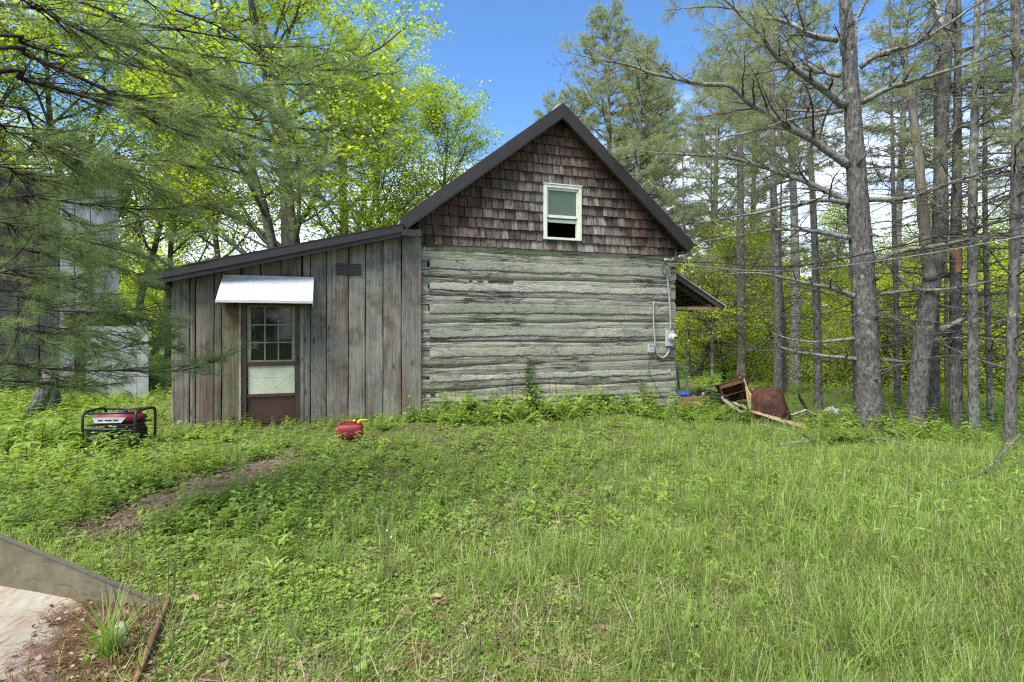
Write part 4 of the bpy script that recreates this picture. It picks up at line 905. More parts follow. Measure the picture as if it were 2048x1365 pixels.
# ------------------------------------------------------------------ the pine whose boughs hang in from the left
NT = np.array((-5.1, 3.7, 0)); ntz = float(gz(NT[0], NT[1])); np_ = thing('pine_tree', (NT[0], NT[1], ntz), 'white pine whose needled boughs hang in from the left, close to the viewer', 'tree', 0, 'pines standing left of the yard'); on = np.array((NT[0], NT[1], ntz))
link('trunk', trunk_mesh('trunk', np.array([(0, 0, -.2), (.03, 0, 2.5), (0, .05, 6), (.02, 0, 11)]), [.19, .16, .12, .03], BARKP, 12, .3, 40), np_)
BO = [  # depth near the trunk, depth at the tip, points in the photograph
    (3.3, 3.9, [(0, 10), (138, 46), (198, 76), (287, 102), (362, 142), (458, 178), (540, 205)], 6),
    (3.5, 4.6, [(0, 70), (43, 86), (132, 112), (194, 115), (264, 132), (330, 145), (409, 168), (453, 179), (516, 172), (576, 169), (632, 171), (699, 183)], 6),
    (3.2, 3.9, [(0, 96), (49, 109), (128, 142), (185, 168), (231, 190), (280, 198), (330, 218), (382, 244), (461, 274), (516, 299), (565, 317), (625, 338)], 6.5),
    (3.0, 3.6, [(0, 142), (36, 155), (66, 165), (115, 178), (198, 201), (237, 214), (280, 227), (323, 250), (392, 274), (445, 293), (495, 316), (560, 345)], 8.5),
    (3.4, 4.2, [(0, 211), (66, 250), (132, 287), (185, 310), (231, 333), (280, 363), (330, 382)], 4),
    (4.0, 4.8, [(0, 300), (50, 303), (132, 308), (198, 313), (264, 320), (330, 323), (380, 333), (440, 345)], 3.5),
    (3.7, 4.4, [(0, 392), (50, 392), (132, 405), (198, 412), (297, 419), (396, 412), (450, 420)], 4), (4.2, 4.9, [(0, 492), (73, 506), (161, 525), (205, 528), (270, 545)], 3.5),
    (3.9, 4.6, [(0, 620), (110, 622), (201, 627), (256, 634), (320, 650)], 3.5), (3.7, 4.7, [(0, 726), (55, 733), (147, 742), (234, 742), (330, 744), (385, 737), (440, 719)], 4.5),
    (4.2, 5.0, [(0, 688), (110, 689), (201, 704), (275, 690), (348, 675)], 3.5), (4.4, 5.2, [(20, 350), (99, 400), (165, 451), (227, 499), (267, 521)], 3), (3.1, 4.2, [(60, -40), (148, 0), (231, 33), (330, 109), (396, 148), (461, 185), (550, 225)], 4),
    (3.8, 4.8, [(180, -60), (290, 0), (330, 36), (363, 69), (420, 130)], 3.5), (4.0, 5.0, [(150, 20), (250, 45), (313, 53), (396, 66), (461, 79), (500, 87), (530, 95), (618, 94), (700, 110)], 3.5),
    (4.1, 5.2, [(250, 190), (330, 215), (400, 232), (470, 236), (548, 246), (625, 260), (690, 262), (770, 280)], 4), (4.0, 5.1, [(300, 220), (380, 240), (460, 260), (534, 281), (597, 299), (667, 324), (730, 350)], 3.5),
    (4.4, 5.4, [(200, 70), (300, 90), (400, 109), (516, 130), (576, 135), (625, 141), (699, 141), (790, 150)], 3.5), (4.6, 5.4, [(100, 430), (180, 450), (260, 455), (340, 470), (420, 460)], 3), (4.5, 5.2, [(0, 560), (80, 575), (160, 585), (240, 590)], 3),
    (3.4, 3.8, [(-40, 640), (40, 660), (110, 665), (180, 670)], 3.5), (3.3, 3.8, [(-40, 330), (40, 350), (120, 365), (200, 370)], 3.5), (3.0, 3.3, [(-60, 250), (20, 265), (90, 290), (150, 320)], 3.5), (3.4, 3.6, [(-50, 440), (30, 455), (100, 480), (150, 500)], 3.5), (3.6, 3.9, [(-50, 545), (30, 540), (90, 555), (150, 560)], 3.5),
    (3.0, 3.4, [(-30, -20), (60, 10), (160, 60), (240, 70)], 4), (3.9, 4.6, [(350, 20), (450, 60), (540, 120), (600, 150)], 3), (4.3, 5.1, [(420, 330), (500, 350), (580, 372), (650, 400)], 3), (3.8, 4.4, [(-20, 760), (60, 765), (130, 775), (190, 770)], 3), (3.9, 4.6, [(0, 455), (80, 470), (160, 480), (240, 500), (310, 520)], 3.5), (4.1, 4.9, [(0, 590), (90, 600), (190, 610), (280, 625), (330, 640)], 3.5), (4.4, 5.2, [(60, 650), (140, 660), (220, 668), (310, 690), (360, 700)], 3)]
for k, (d0, d1, pts, rp) in enumerate(BO):
    rng = np.random.default_rng(900 + k); n = len(pts)
    C = np.array([at(px, py, d0 + (d1 - d0) * i / (n - 1)) for i, (px, py) in enumerate(pts)])
    if pts[0][0] <= 20: C = np.vstack([np.array((NT[0], NT[1], C[0][2] + .12)), C])
    P = spline(C, 44); L = np.linalg.norm(np.diff(P, axis=0), axis=1).sum(); r = np.linspace(rp / F * d0 * .70, .0032, 44)
    b = MB().tube(P - on, r, 6).build('bough', TWIGD, np_, True)
    sg, fo = Segs(), Fol(); S_, E2 = [], []; low = pts[0][1] > 290; ns = int(L / (.075 if low else .072))
    for s_ in range(ns):
        f = .10 + .90 * (s_ + rng.random()) / ns; i = min(42, int(f * 43)); dl = nrm(P[i + 1] - P[i]); sv = nrm(np.cross(dl, (0, 0, 1.))) * (1 if s_ % 2 else -1)
        L2 = rng.uniform(.18, .62) * (1.25 - .75 * f); d2 = dl * rng.uniform(.6, 1.) + sv * rng.uniform(.3, .85) + np.array((0, 0, rng.normal() * .22)); Q = curve(P[i], d2, L2, 5, .12, .0); sg.path(Q, np.linspace(.0045, .0018, 5))
        if f < (.2 if low else .42) and rng.random() < .7: continue
        S_.append(Q[-2]); E2.append(Q[-1] + nrm(Q[-1] - Q[-2]) * .04)
        for q in range(3):
            a_ = Q[1 + q]; e = a_ + nrm(nrm(d2) + rdir(1, .5)[0] * .75) * rng.uniform(.07, .17); sg.add(a_, e, .0018, .001); S_.append(a_ + (e - a_) * .3); E2.append(e)
    S_.append(P[-4]); E2.append(P[-1] + nrm(P[-1] - P[-3]) * .05)
    pine_needles(fo, np.array(S_), np.array(E2), 40 if low else 42, .09, .0019, .72)
    for nm, me in (('twigs', sg.mesh('twigs', TWIGD)), ('needles', fo.mesh('needles', NEED))):
        me.transform(Matrix.Translation(Vector(-on))); tag(link(nm, me, b), kind='stuff')
rng = np.random.default_rng(77)

# ------------------------------------------------------------------ ground cover, scattered
def blade(fo_v, fo_f, fo_c, base, az, lean, L, wd, var, seg=3, curl=.6):
    n0 = len(fo_v); d = np.array((math.cos(az), math.sin(az), 0)); s = np.array((-d[1], d[0], 0)); p = np.array(base, float); th = lean
    for i in range(seg + 1):
        w_ = wd * (1 - (i / seg) ** 1.6) * .5 + .0004; fo_v += [p - s * w_, p + s * w_]; fo_c += [var, var]
        p = p + (d * math.sin(th) + np.array((0, 0, math.cos(th)))) * L / seg; th += curl / seg
    for i in range(seg): a_ = n0 + 2 * i; fo_f.append((a_, a_ + 1, a_ + 3, a_ + 2))
def leafq(v, f, c, base, ax, up, L, wd, var, fold=.12, droop=.25):
    """ovate leaf folded on its midrib"""
    ax = nrm(np.array(ax, float)); s = nrm(np.cross(ax, up)); u = np.cross(s, ax); b = np.array(base, float); n0 = len(v)
    m1 = b + ax * L * .33 - u * droop * L * .05; m2 = b + ax * L * .68 - u * droop * L * .25; tip = b + ax * L - u * droop * L * .6
    v += [b, m1, m2, tip, m1 + s * wd * .5 + u * fold * wd, m2 + s * wd * .36 + u * fold * wd, m1 - s * wd * .5 + u * fold * wd, m2 - s * wd * .36 + u * fold * wd]; c += [var] * 8
    f += [(n0, n0 + 4, n0 + 1), (n0 + 1, n0 + 4, n0 + 5, n0 + 2), (n0 + 2, n0 + 5, n0 + 3), (n0, n0 + 1, n0 + 6), (n0 + 1, n0 + 2, n0 + 7, n0 + 6), (n0 + 2, n0 + 3, n0 + 7)]
def raw(name, v, f, c, m):
    me = bpy.data.meshes.new(name); me.from_pydata([tuple(p) for p in v], [], f); a = me.attributes.new('var', 'FLOAT', 'POINT'); a.data.foreach_set('value', np.clip(np.array(c, np.float32), 0, 1)); me.materials.append(m); return me
U_ = random.uniform
def p_grass(n, Lr, wd, lean, rad, curl=.7):
    v, f, c = [], [], []
    for i in range(n): a_ = U_(0, 6.3); q = U_(0, rad); blade(v, f, c, (q * math.cos(a_), q * math.sin(a_), -.01), U_(0, 6.3), U_(.02, lean), U_(*Lr), wd * U_(.6, 1.3), random.random(), 3, U_(.1, curl))
    return raw('grass_tuft', v, f, c, GRASSM)
def p_stalk(n, Lr):
    v, f, c = [], [], []
    for i in range(n):
        a_ = U_(0, 6.3); q = U_(0, .05); L = U_(*Lr); blade(v, f, c, (q * math.cos(a_), q * math.sin(a_), -.01), U_(0, 6.3), U_(.02, .14), L, .0035, U_(.2, .8), 4, U_(0, .12))
        top = v[-1]
        for j in range(5): blade(v, f, c, np.array(top) - np.array((0, 0, j * .022)), U_(0, 6.3), U_(.2, .7), .025, .003, random.random(), 1, 0)
    return raw('grass_stalk', v, f, c, STALK)
def p_weed(h, nl, Lr, wr, whorl=2, m=WEEDM):
    v, f, c = [], [], []; lean = U_(-.15, .15), U_(-.15, .15)
    for i in range(nl):
        t = (i + .6) / nl; z = h * t; p = np.array((lean[0] * z, lean[1] * z, z)); L = U_(*Lr) * (1.15 - .5 * t); a0 = i * 1.57 + U_(-.3, .3)
        for j in range(whorl):
            a_ = a0 + j * 6.283 / whorl; leafq(v, f, c, p, (math.cos(a_), math.sin(a_), U_(-.05, .45)), (0, 0, 1), L, L * U_(*wr), random.random(), .14, U_(.1, .7))
    blade(v, f, c, (0, 0, -.02), math.atan2(lean[1], lean[0]), math.hypot(*lean), h * 1.03, .006, .2, 3, 0)
    return raw('weed', v, f, c, m)
def p_rosette(n, Lr, wr, hgt):
    v, f, c = [], [], []
    for i in range(n): a_ = U_(0, 6.3); r_ = U_(0, .06); leafq(v, f, c, (r_ * math.cos(a_), r_ * math.sin(a_), U_(.01, hgt)), (math.cos(a_ + U_(-.5, .5)), math.sin(a_ + U_(-.5, .5)), U_(-.1, .5)), (0, 0, 1), U_(*Lr), U_(*Lr) * U_(*wr), random.random(), .1, U_(0, .6))
    return raw('low_weed', v, f, c, WEEDM)
def p_frond(n, L):
    v, f, c = [], [], []
    for i in range(n):
        a_ = U_(0, 6.3); d = np.array((math.cos(a_), math.sin(a_), 0)); s = np.array((-d[1], d[0], 0)); el = U_(.5, 1.2); vr = random.random(); LL = L * U_(.6, 1.2)
        for j in range(13):
            t = (j + 1) / 13; p = d * math.cos(el) * LL * t + np.array((0, 0, math.sin(el) * LL * t - .18 * LL * t * t)); w_ = LL * .30 * math.sin(3.0 * (t * .9 + .05))
            for sg_ in (-1, 1): leafq(v, f, c, p, s * sg_ + d * .5 + np.array((0, 0, .1)), (0, 0, 1), w_ + .008, (w_ + .008) * .3, vr * .6 + .4 * random.random(), .05, .2)
        blade(v, f, c, (0, 0, -.01), a_, 1.57 - el, LL, .004, .3, 3, .3)
    return raw('feathery_weed', v, f, c, WEEDM)
def p_litter(n, s, m=LITTER):
    v, f, c = [], [], []
    for i in range(n): a_ = U_(0, 6.3); leafq(v, f, c, (U_(-.12, .12), U_(-.12, .12), U_(.005, .03)), (math.cos(a_), math.sin(a_), U_(-.3, .4)), (U_(-.5, .5), U_(-.5, .5), 1), s * U_(.6, 1.3), s * U_(.4, .8), random.random(), U_(-.25, .3), U_(-.6, .9))
    return raw('dead_leaf', v, f, c, m)
def p_straw(n, Lr, m):
    v, f, c = [], [], []
    for i in range(n): blade(v, f, c, (U_(-.1, .1), U_(-.1, .1), U_(.004, .03)), U_(0, 6.3), U_(1.25, 1.6), U_(*Lr), .003, random.random(), 2, U_(-.2, .3))
    return raw('straw', v, f, c, m)
def p_flower():
    v, f, c = [], [], []
    for k in range(2):
        ctr = np.array((U_(-.04, .04), U_(-.04, .04), U_(.12, .2)))
        for j in range(5): a_ = j * 1.257; leafq(v, f, c, ctr, (math.cos(a_), math.sin(a_), .25), (0, 0, 1), .007, .007, 1, .1, .1)
    return raw('white_flower', v, f, c, PETAL)

def scatter(name, protos, P, idx, scl, label, cat, tilt=.15):
    n = len(P); me = bpy.data.meshes.new(name); me.vertices.add(n); me.vertices.foreach_set('co', np.ascontiguousarray(P, np.float32).ravel())
    a = me.attributes.new('idx', 'INT', 'POINT'); a.data.foreach_set('value', np.ascontiguousarray(idx, np.int32))
    a = me.attributes.new('scl', 'FLOAT', 'POINT'); a.data.foreach_set('value', np.ascontiguousarray(scl, np.float32))
    rot = np.stack([rng.normal(size=n) * tilt, rng.normal(size=n) * tilt, rng.random(n) * 6.283], -1)
    a = me.attributes.new('rot', 'FLOAT_VECTOR', 'POINT'); a.data.foreach_set('vector', np.ascontiguousarray(rot, np.float32).ravel())
    c = bpy.data.collections.new(name + '_kinds')
    for i, m in enumerate(protos): c.objects.link(bpy.data.objects.new('%02d_%s' % (i, m.name), m))
    ng = bpy.data.node_groups.new(name, 'GeometryNodeTree'); ng.interface.new_socket('Geometry', in_out='INPUT', socket_type='NodeSocketGeometry'); ng.interface.new_socket('Geometry', in_out='OUTPUT', socket_type='NodeSocketGeometry')
    N = ng.nodes.new; gi, go, ip, ci = N('NodeGroupInput'), N('NodeGroupOutput'), N('GeometryNodeInstanceOnPoints'), N('GeometryNodeCollectionInfo')
    ci.inputs['Collection'].default_value = c; ci.inputs['Separate Children'].default_value = True; ci.inputs['Reset Children'].default_value = True
    def na(nm, ty): x = N('GeometryNodeInputNamedAttribute'); x.data_type = ty; x.inputs['Name'].default_value = nm; return x.outputs['Attribute']
    er = N('FunctionNodeEulerToRotation'); ln = ng.links.new; ln(na('rot', 'FLOAT_VECTOR'), er.inputs[0]); ln(gi.outputs[0], ip.inputs['Points']); ln(ci.outputs[0], ip.inputs['Instance'])
    ip.inputs['Pick Instance'].default_value = True; ln(na('idx', 'INT'), ip.inputs['Instance Index']); ln(er.outputs[0], ip.inputs['Rotation']); ln(na('scl', 'FLOAT'), ip.inputs['Scale']); ln(ip.outputs[0], go.inputs[0])
    o = link(name, me); md = o.modifiers.new('scatter', 'NODES'); md.node_group = ng
    return tag(o, label, cat, kind='stuff')

def rnd_ground(n, d0, d1, p=1.0, xpad=.12):
    """points over the ground in view, denser near"""
    D = d0 * (d1 / d0) ** (rng.random(n) ** p); X = (rng.random(n) * 2 - 1) * (CX / F + xpad) * D; return X, D
def inside(X, Y, mar=0.):
    x, y = X - H0[0], Y - H0[1]; u, v = x * HC + y * HS, -x * HS + y * HC
    return (u > -3.86 - mar) & (u < W + mar) & (v > -mar) & (v < 6.2)
PC = spline(PATHC, 80)
def pathd(X, Y): return np.min(np.hypot(X[:, None] - PC[None, :, 0], Y[:, None] - PC[None, :, 1]), axis=1)
BKT = [(-3.6, 3.25), (-1.95, 2.97), (-2.12, 2.8), (-1.9, 2.1), (-1.6, 1.2), (-3.6, 1.2)]
def inbucket(X, Y):
    r = np.zeros(len(X), bool); n = len(BKT)
    for i in range(n):
        (x1, y1), (x2, y2) = BKT[i], BKT[(i + 1) % n]; cnd = ((y1 > Y) != (y2 > Y)); r ^= cnd & (X < (x2 - x1) * (Y - y1) / (y2 - y1 + 1e-9) + x1)
    return r
def wallz(X, Y):
    x, y = X - H0[0], Y - H0[1]; u, v = x * HC + y * HS, -x * HS + y * HC
    return np.where((u > -3.9) & (u < 6.5) & (v < 0), -v, 9.)
def alongshed(X, Y):
    x, y = X - H0[0], Y - H0[1]; u, v = x * HC + y * HS, -x * HS + y * HC
    return (u > -4) & (u < .1) & (v > -1.8)
def finish(X, Y, idx, scl, keep, sink=.0):
    scl = scl * np.where(alongshed(X, Y), .5, 1)
    ok = keep & ~inside(X, Y, .03) & ~inbucket(X, Y); X, Y, idx, scl = X[ok], Y[ok], idx[ok], scl[ok]; return np.stack([X, Y, gz(X, Y) - sink], -1), idx, scl
PXL = lambda X, Y: CX + F * X / Y

KG = [p_grass(18, (.025, .075), .0036, .9, .09) for _ in range(3)] + [p_grass(14, (.05, .13), .0042, .6, .06, 1.2) for _ in range(3)] + [p_grass(11, (.12, .26), .005, .45, .06, 1.6) for _ in range(2)]
X, Y = rnd_ground(60000, 1.3, 15, .85); px = PXL(X, Y); patch = fbm(X * .7, Y * .7, 61) + .6 * fbm(X * 2.2, Y * 2.2, 62)
right = sstep(950, 1700, px); weedy = sstep(700, 250, px) * sstep(3.3, 4.5, Y); near = sstep(4.5, 2.0, Y)
idx = rng.integers(0, 3, len(X)); r_ = rng.random(len(X)); idx = np.where(r_ < .25 + .45 * right - .15 * near, 3 + rng.integers(0, 3, len(X)), idx); idx = np.where(r_ < .04 + .08 * right + .35 * (fbm(X * 1.1, Y * 1.1, 99) > .10), 6 + rng.integers(0, 2, len(X)), idx)
pr = (.50 + 1.1 * patch + .35 * right - .45 * weedy - .12 * near * (1 - right)) * sstep(.16, .45, pathd(X, Y)) * np.where(wallz(X, Y) < .7, .25, 1)
P, idx, scl = finish(X, Y, idx, rng.uniform(.65, 1.15, len(X)) * (1 + .15 * right), rng.random(len(X)) < pr)
scatter('grass', KG, P, idx, scl, 'long unmown grass covering the yard', 'grass')
X, Y = rnd_ground(3200, 1.6, 13, .9); px = PXL(X, Y); P, idx, scl = finish(X, Y, rng.integers(0, 3, len(X)), rng.uniform(.7, 1.25, len(X)), (rng.random(len(X)) < .25 + .75 * sstep(700, 1500, px)) & (pathd(X, Y) > .4))
scatter('seed_stalks', [p_stalk(3, (.2, .38)), p_stalk(2, (.3, .52)), p_stalk(3, (.18, .32))], P, idx, scl, 'thin dark seed stalks standing above the grass', 'grass', .08)

KW = [p_rosette(12, (.025, .05), (.6, .9), .06), p_rosette(10, (.03, .06), (.5, .8), .09), p_rosette(16, (.012, .025), (.6, .9), .05), p_weed(.16, 4, (.05, .085), (.45, .65)), p_weed(.22, 5, (.06, .10), (.3, .45)), p_weed(.28, 6, (.06, .11), (.45, .6)), p_frond(5, .09), p_frond(6, .13), p_weed(.13, 3, (.04, .07), (.6, .9), 3)]
X, Y = rnd_ground(46000, 1.3, 14, .85); px = PXL(X, Y); wl = wallz(X, Y); left = sstep(950, 450, px); patch = fbm(X * .9, Y * .9, 71)
r_ = rng.random(len(X)); idx = np.where(r_ < .30, 2, np.where(r_ < .55, 0, np.where(r_ < .72, 1, np.where(r_ < .80, 8, np.where(r_ < .88, 3, 4)))))
idx = np.where((Y < 4.0) & (idx > 2), rng.choice([0, 2, 2], len(X)), idx); idx = np.where((left > .4) & (Y > 4.2) & (r_ > .45), rng.choice([0, 1, 3, 4, 8, 8, 5], len(X)), idx); idx = np.where((wl < .9) & (r_ > .35), rng.choice([1, 3, 4, 5, 5, 8], len(X)), idx); idx = np.where((px > 1350) & (r_ > .6), rng.choice([6, 7, 4], len(X)), idx)
pr = (.55 + .9 * patch + .55 * left * sstep(3., 4.5, Y) + .6 * (wl < 1.1)) * np.where(px > 1200, .6, np.where(px > 620, .8, 1)) * sstep(.18, .45, pathd(X, Y))
P, idx, scl = finish(X, Y, idx, rng.uniform(.6, 1.2, len(X)) * (1 + .25 * (wl[:] < .9)) * (.6 + .4 * sstep(2., 4.5, Y)), rng.random(len(X)) < pr)
scatter('weeds', KW, P, idx, scl, 'low broadleaf weeds mixed through the grass', 'weeds', .2)

# rank growth against the walls and under the trees
KU = [p_weed(.42, 7, (.08, .14), (.45, .6)), p_weed(.5, 8, (.09, .15), (.35, .5)), p_weed(.36, 6, (.08, .13), (.5, .7), 3), p_frond(9, .38)]
X, Y = rnd_ground(20000, 5, 24, .9, .3); px = PXL(X, Y); wl = wallz(X, Y); tree = sstep(1560, 1700, px) * sstep(7.6, 8.6, Y) + sstep(1380, 1480, px) * sstep(10., 12., Y); lft = sstep(330, 150, px) * sstep(6.3, 8., Y)
pr = 1.1 * (wl < .55) + .55 * (wl < 1.2) + .8 * np.clip(tree, 0, 1) + .8 * lft + .25 * (Y > 13); gate = np.abs(px - 545) < 75
P, idx, scl = finish(X, Y, rng.integers(0, 4, len(X)), rng.uniform(.45, 1.05, len(X)) * np.where(wl < 1.2, 1.12, 1) * np.where((px > 1440) & (px < 1770) & (Y > 9.8), .5, 1), (rng.random(len(X)) < pr * .75) & ~((wl < 1.6) & gate & (rng.random(len(X)) < .93)) & ~((wl < 9) & (px > 620) & (px < 790) & (wl < 1.) & (rng.random(len(X)) < .7)))
scatter('undergrowth', KU, P, idx, scl, 'rank leafy undergrowth along the walls and under the pines', 'undergrowth', .15)

X, Y = rnd_ground(15000, 1.3, 11, .75); px = PXL(X, Y); pd = pathd(X, Y); patch = fbm(X * 1.1, Y * 1.1, 81)
r_ = rng.random(len(X)); idx = np.where(r_ < .42, rng.integers(0, 3, len(X)), np.where(r_ < .7, 3, 4)); th_p = (fbm(X * .8, Y * .8, 5) > .02) & (px > 700); idx = np.where(th_p & (r_ > .6), 3, idx); pr = .10 + .9 * patch + .10 * th_p + .2 * sstep(4, 2, Y) + 1.0 * (pd < .38); idx = np.where((pd < .45), np.where(r_ < .1, 4, rng.choice([0, 1, 2, 2, 3], len(X))), idx)
P, idx, scl = finish(X, Y, idx, rng.uniform(.6, 1.2, len(X)), rng.random(len(X)) < pr)
scatter('leaf_litter', [p_litter(3, .045), p_litter(2, .065), p_litter(5, .03), p_straw(14, (.08, .22), STRAW), p_straw(26, (.05, .09), NLITTER)], P + np.array((0, 0, .012)), idx, scl, 'brown dead leaves, straw and pine needles on the soil', 'leaf litter', .1)
X, Y = rnd_ground(40, 3.5, 9); P, idx, scl = finish(X, Y, np.zeros(len(X), int), rng.uniform(.8, 1.3, len(X)), PXL(X, Y) < 1000)
scatter('white_flowers', [p_flower()], P, idx, scl, 'tiny white wildflowers dotted in the weeds', 'flowers')

# ------------------------------------------------------------------ electrical service on the log wall
def wl(px, py, v=-.05): u, z = hp(px, py, v); return hw(u, v, z)
mp_ = wl(1340, 677, -.06); meter = thing('electric_meter', tuple(mp_), 'grey electric meter box with round glass dial at the log wall corner', 'meter', HA)
MB().box(-.085, .085, -.035, .055, -.165, .175).build('box', GREYM, meter, bevel=.008)
RX = Matrix.Rotation(R(90), 4, 'X')
MB().lathe([(.088, 0), (.088, .035), (.078, .045)], (.015, -.036, .02), 24, RX).build('ring', GREYM, meter, True)
dial = MB().lathe([(.072, .045), (.072, .10), (.06, .125), (.02, .135)], (.015, -.036, .02), 24, RX).build('dial', METERG, meter, True)
MB().box(-.02, .055, -.178, -.172, .0, .03).build('counter', BLACK, dial)
def pipe(name, pts, r, m, label, cat, n=40, k=8):
    P = spline(np.array(pts), n); o = P[-1].copy(); ob = MB().tube(P - o, r, k).build(name, m, None, True); ob.location = tuple(o); return tag(ob, label, cat)
pipe('conduit', [wl(1334, 534, -.05), wl(1335, 560, -.05), wl(1339, 600, -.05), wl(1341, 640, -.05), wl(1341, 658, -.05)], .020, PVC, 'grey conduit dropping from the service cable to the meter box', 'conduit')
pipe('conduit', [wl(1307, 604, -.045), wl(1307, 640, -.045), wl(1309, 670, -.045), wl(1311, 695, -.05), wl(1316, 710, -.05), wl(1325, 716, -.05), wl(1335, 708, -.05), wl(1339, 696, -.05)], .017, PVC, 'grey pipe looping under the meter and up the logs', 'conduit')
jp = wl(1302, 697, -.05); jb = thing('junction_box', tuple(jp), 'small grey junction box on the logs left of the looping pipe', 'electrical box', HA)
MB().box(-.062, .062, -.04, .04, -.085, .085).build('box', GREYM, jb, bevel=.006); MB().box(-.068, .068, -.05, -.041, .06, .092).build('lid', GREYM, jb); MB().lathe([(.02, 0), (.02, .03)], (-.02, 0, -.115), 10).build('gland', PVC, jb)
pipe('ground_wire', [wl(1299, 714, -.05), wl(1298, 742, -.05), wl(1306, 762, -.06), wl(1318, 785, -.06), wl(1332, 806, -.06), wl(1345, 822, -.05)], .006, CABLE, 'thin black wire running from the junction box down to the soil', 'wire', 30, 5)
wp = wl(1331, 520, -.06); wh = thing('cable_anchor', tuple(wp), 'white hook and insulator holding the service cable near the eave', 'cable anchor', HA)
MB().lathe([(.012, -.03), (.03, -.02), (.03, .02), (.012, .03)], (0, 0, 0), 12).build('insulator', WHITEP, wh, True)
MB().tube(spline(np.array([(0, 0, .03), (.03, -.03, .01), (.08, -.04, -.005), (.14, -.04, .0), (.17, -.03, .05)]), 16), .012, 7).build('hook', WHITEP, wh, True)
for k, (pts, lab, m, r_) in enumerate([
    ([(1345, 524, 10.9), (1430, 526, 10.2), (1520, 533, 9.4), (1600, 532, 8.7), (1700, 515, 7.9), (1850, 480, 7.0), (2080, 425, 6.0)], 'black service cable swooping from the house to the right edge', CABLE, .010),
    ([(1345, 527, 10.9), (1500, 541, 9.6), (1620, 538, 8.6), (1760, 522, 7.6), (1900, 500, 6.8), (2080, 466, 6.1)], 'thinner grey wire sagging just below the black service cable', CABLEG, .005)]):
    pipe('service_cable', [at(*p) for p in pts], r_, m, lab, 'cable', 60, 6)
pipe('service_drop', [wl(1331, 524, -.06), wl(1326, 533, -.08), wl(1326, 545, -.09), wl(1333, 552, -.09), wl(1334, 536, -.07)], .008, CABLE, 'black loop of wire hanging below the white hook', 'wire', 24, 6)

# ------------------------------------------------------------------ generator, fuel can
g = gp(246, 891); gen = thing('generator', (g[0], g[1] - .05, g[2] - .11), 'red portable generator in a black tube frame beside the lean-to', 'generator', .12); gen.scale = (1.03, 1.0, 1.06)
def rbox(name, x0, x1, y0, y1, z0, z1, m, par, bev=.03, top=None):
    mb = MB().box(x0, x1, y0, y1, z0, z1)
    if top: V = mb.v[0]; c = np.array(((x0 + x1) / 2, (y0 + y1) / 2)); hi = V[:, 2] > (z0 + z1) / 2; V[hi, :2] = c + (V[hi, :2] - c) * top
    return mb.build(name, m, par, True if bev > .02 else False, bevel=bev)
tank = rbox('tank', -.27, .27, -.19, .19, .41, .53, REDP, gen, .035, .86)
rbox('tank_rim', -.285, .285, -.205, .205, .395, .412, BLACKM, gen, .004); 
Vl = [(-.20, -.186, .432), (.12, -.186, .432), (.17, -.176, .498), (-.23, -.176, .498)]
MB().add([(x, y - .007, z) for x, y, z in Vl] + [(x, y + .02, z) for x, y, z in Vl], [(0, 1, 2, 3), (7, 6, 5, 4), (0, 4, 5, 1), (1, 5, 6, 2), (2, 6, 7, 3), (3, 7, 4, 0)]).build('decal', GREYM, tank)
for x0, x1 in ((-.16, -.10), (-.08, .0), (.02, .08)): MB().box(x0, x1, -.1915, -.186, .455, .472).build('lettering', BLACKM, tank)
MB().lathe([(.045, 0), (.05, .012), (.045, .028)], (.03, .02, .53), 18).build('fuel_cap', BLACK, tank, True)
for sx in (-1, 1):
    x = sx * .31
    MB().tube(spline(np.array([(x, -.23, .03), (x, -.24, .3), (x, -.235, .50), (x, -.19, .565), (x, 0, .575), (x, .19, .565), (x, .235, .50), (x, .24, .3), (x, .23, .03)]), 50), .017, 10).build('frame_hoop', BLACKM, gen, True)
for y, z in ((-.23, .06), (.23, .06), (-.20, .555), (.20, .555), (-.236, .36)): MB().tube([(-.31, y, z), (.31, y, z)], .014, 8).build('frame_bar', BLACKM, gen, True)
rbox('control_panel', -.27, .02, -.222, -.17, .19, .35, BLACK, gen, .01); rbox('engine', .02, .25, -.16, .15, .10, .38, BLACKM, gen, .02); rbox('alternator', -.25, .01, -.13, .14, .10, .34, BLACK, gen, .03)
for k in range(6): MB().box(.252, .268, -.12 + k * .045, -.09 + k * .045, .18, .32).build('cooling_fin', BLACKM, gen)
rbox('muffler', .10, .27, -.21, -.165, .20, .34, BLACKM, gen, .02); rbox('base_tray', -.29, .29, -.2, .2, .055, .075, BLACKM, gen, .004)
for sx in (-.30, .34):
    w_ = MB().lathe([(.05, -.028), (.09, -.028), (.105, -.015), (.105, .015), (.09, .028), (.05, .028)], (0, 0, 0), 20, Matrix.Rotation(R(90), 4, 'Y')).build('wheel', BLACK, gen, True); w_.location = (sx, -.19, .085)
    MB().lathe([(.048, -.03), (.048, .03)], (0, 0, 0), 14, Matrix.Rotation(R(90), 4, 'Y')).build('hub', GREYM, w_)
for y in (-.1, .0): MB().tube([(-.12 + y, -.223, .23), (-.12 + y, -.229, .23)], .018, 12).build('socket', BLACKM, gen)

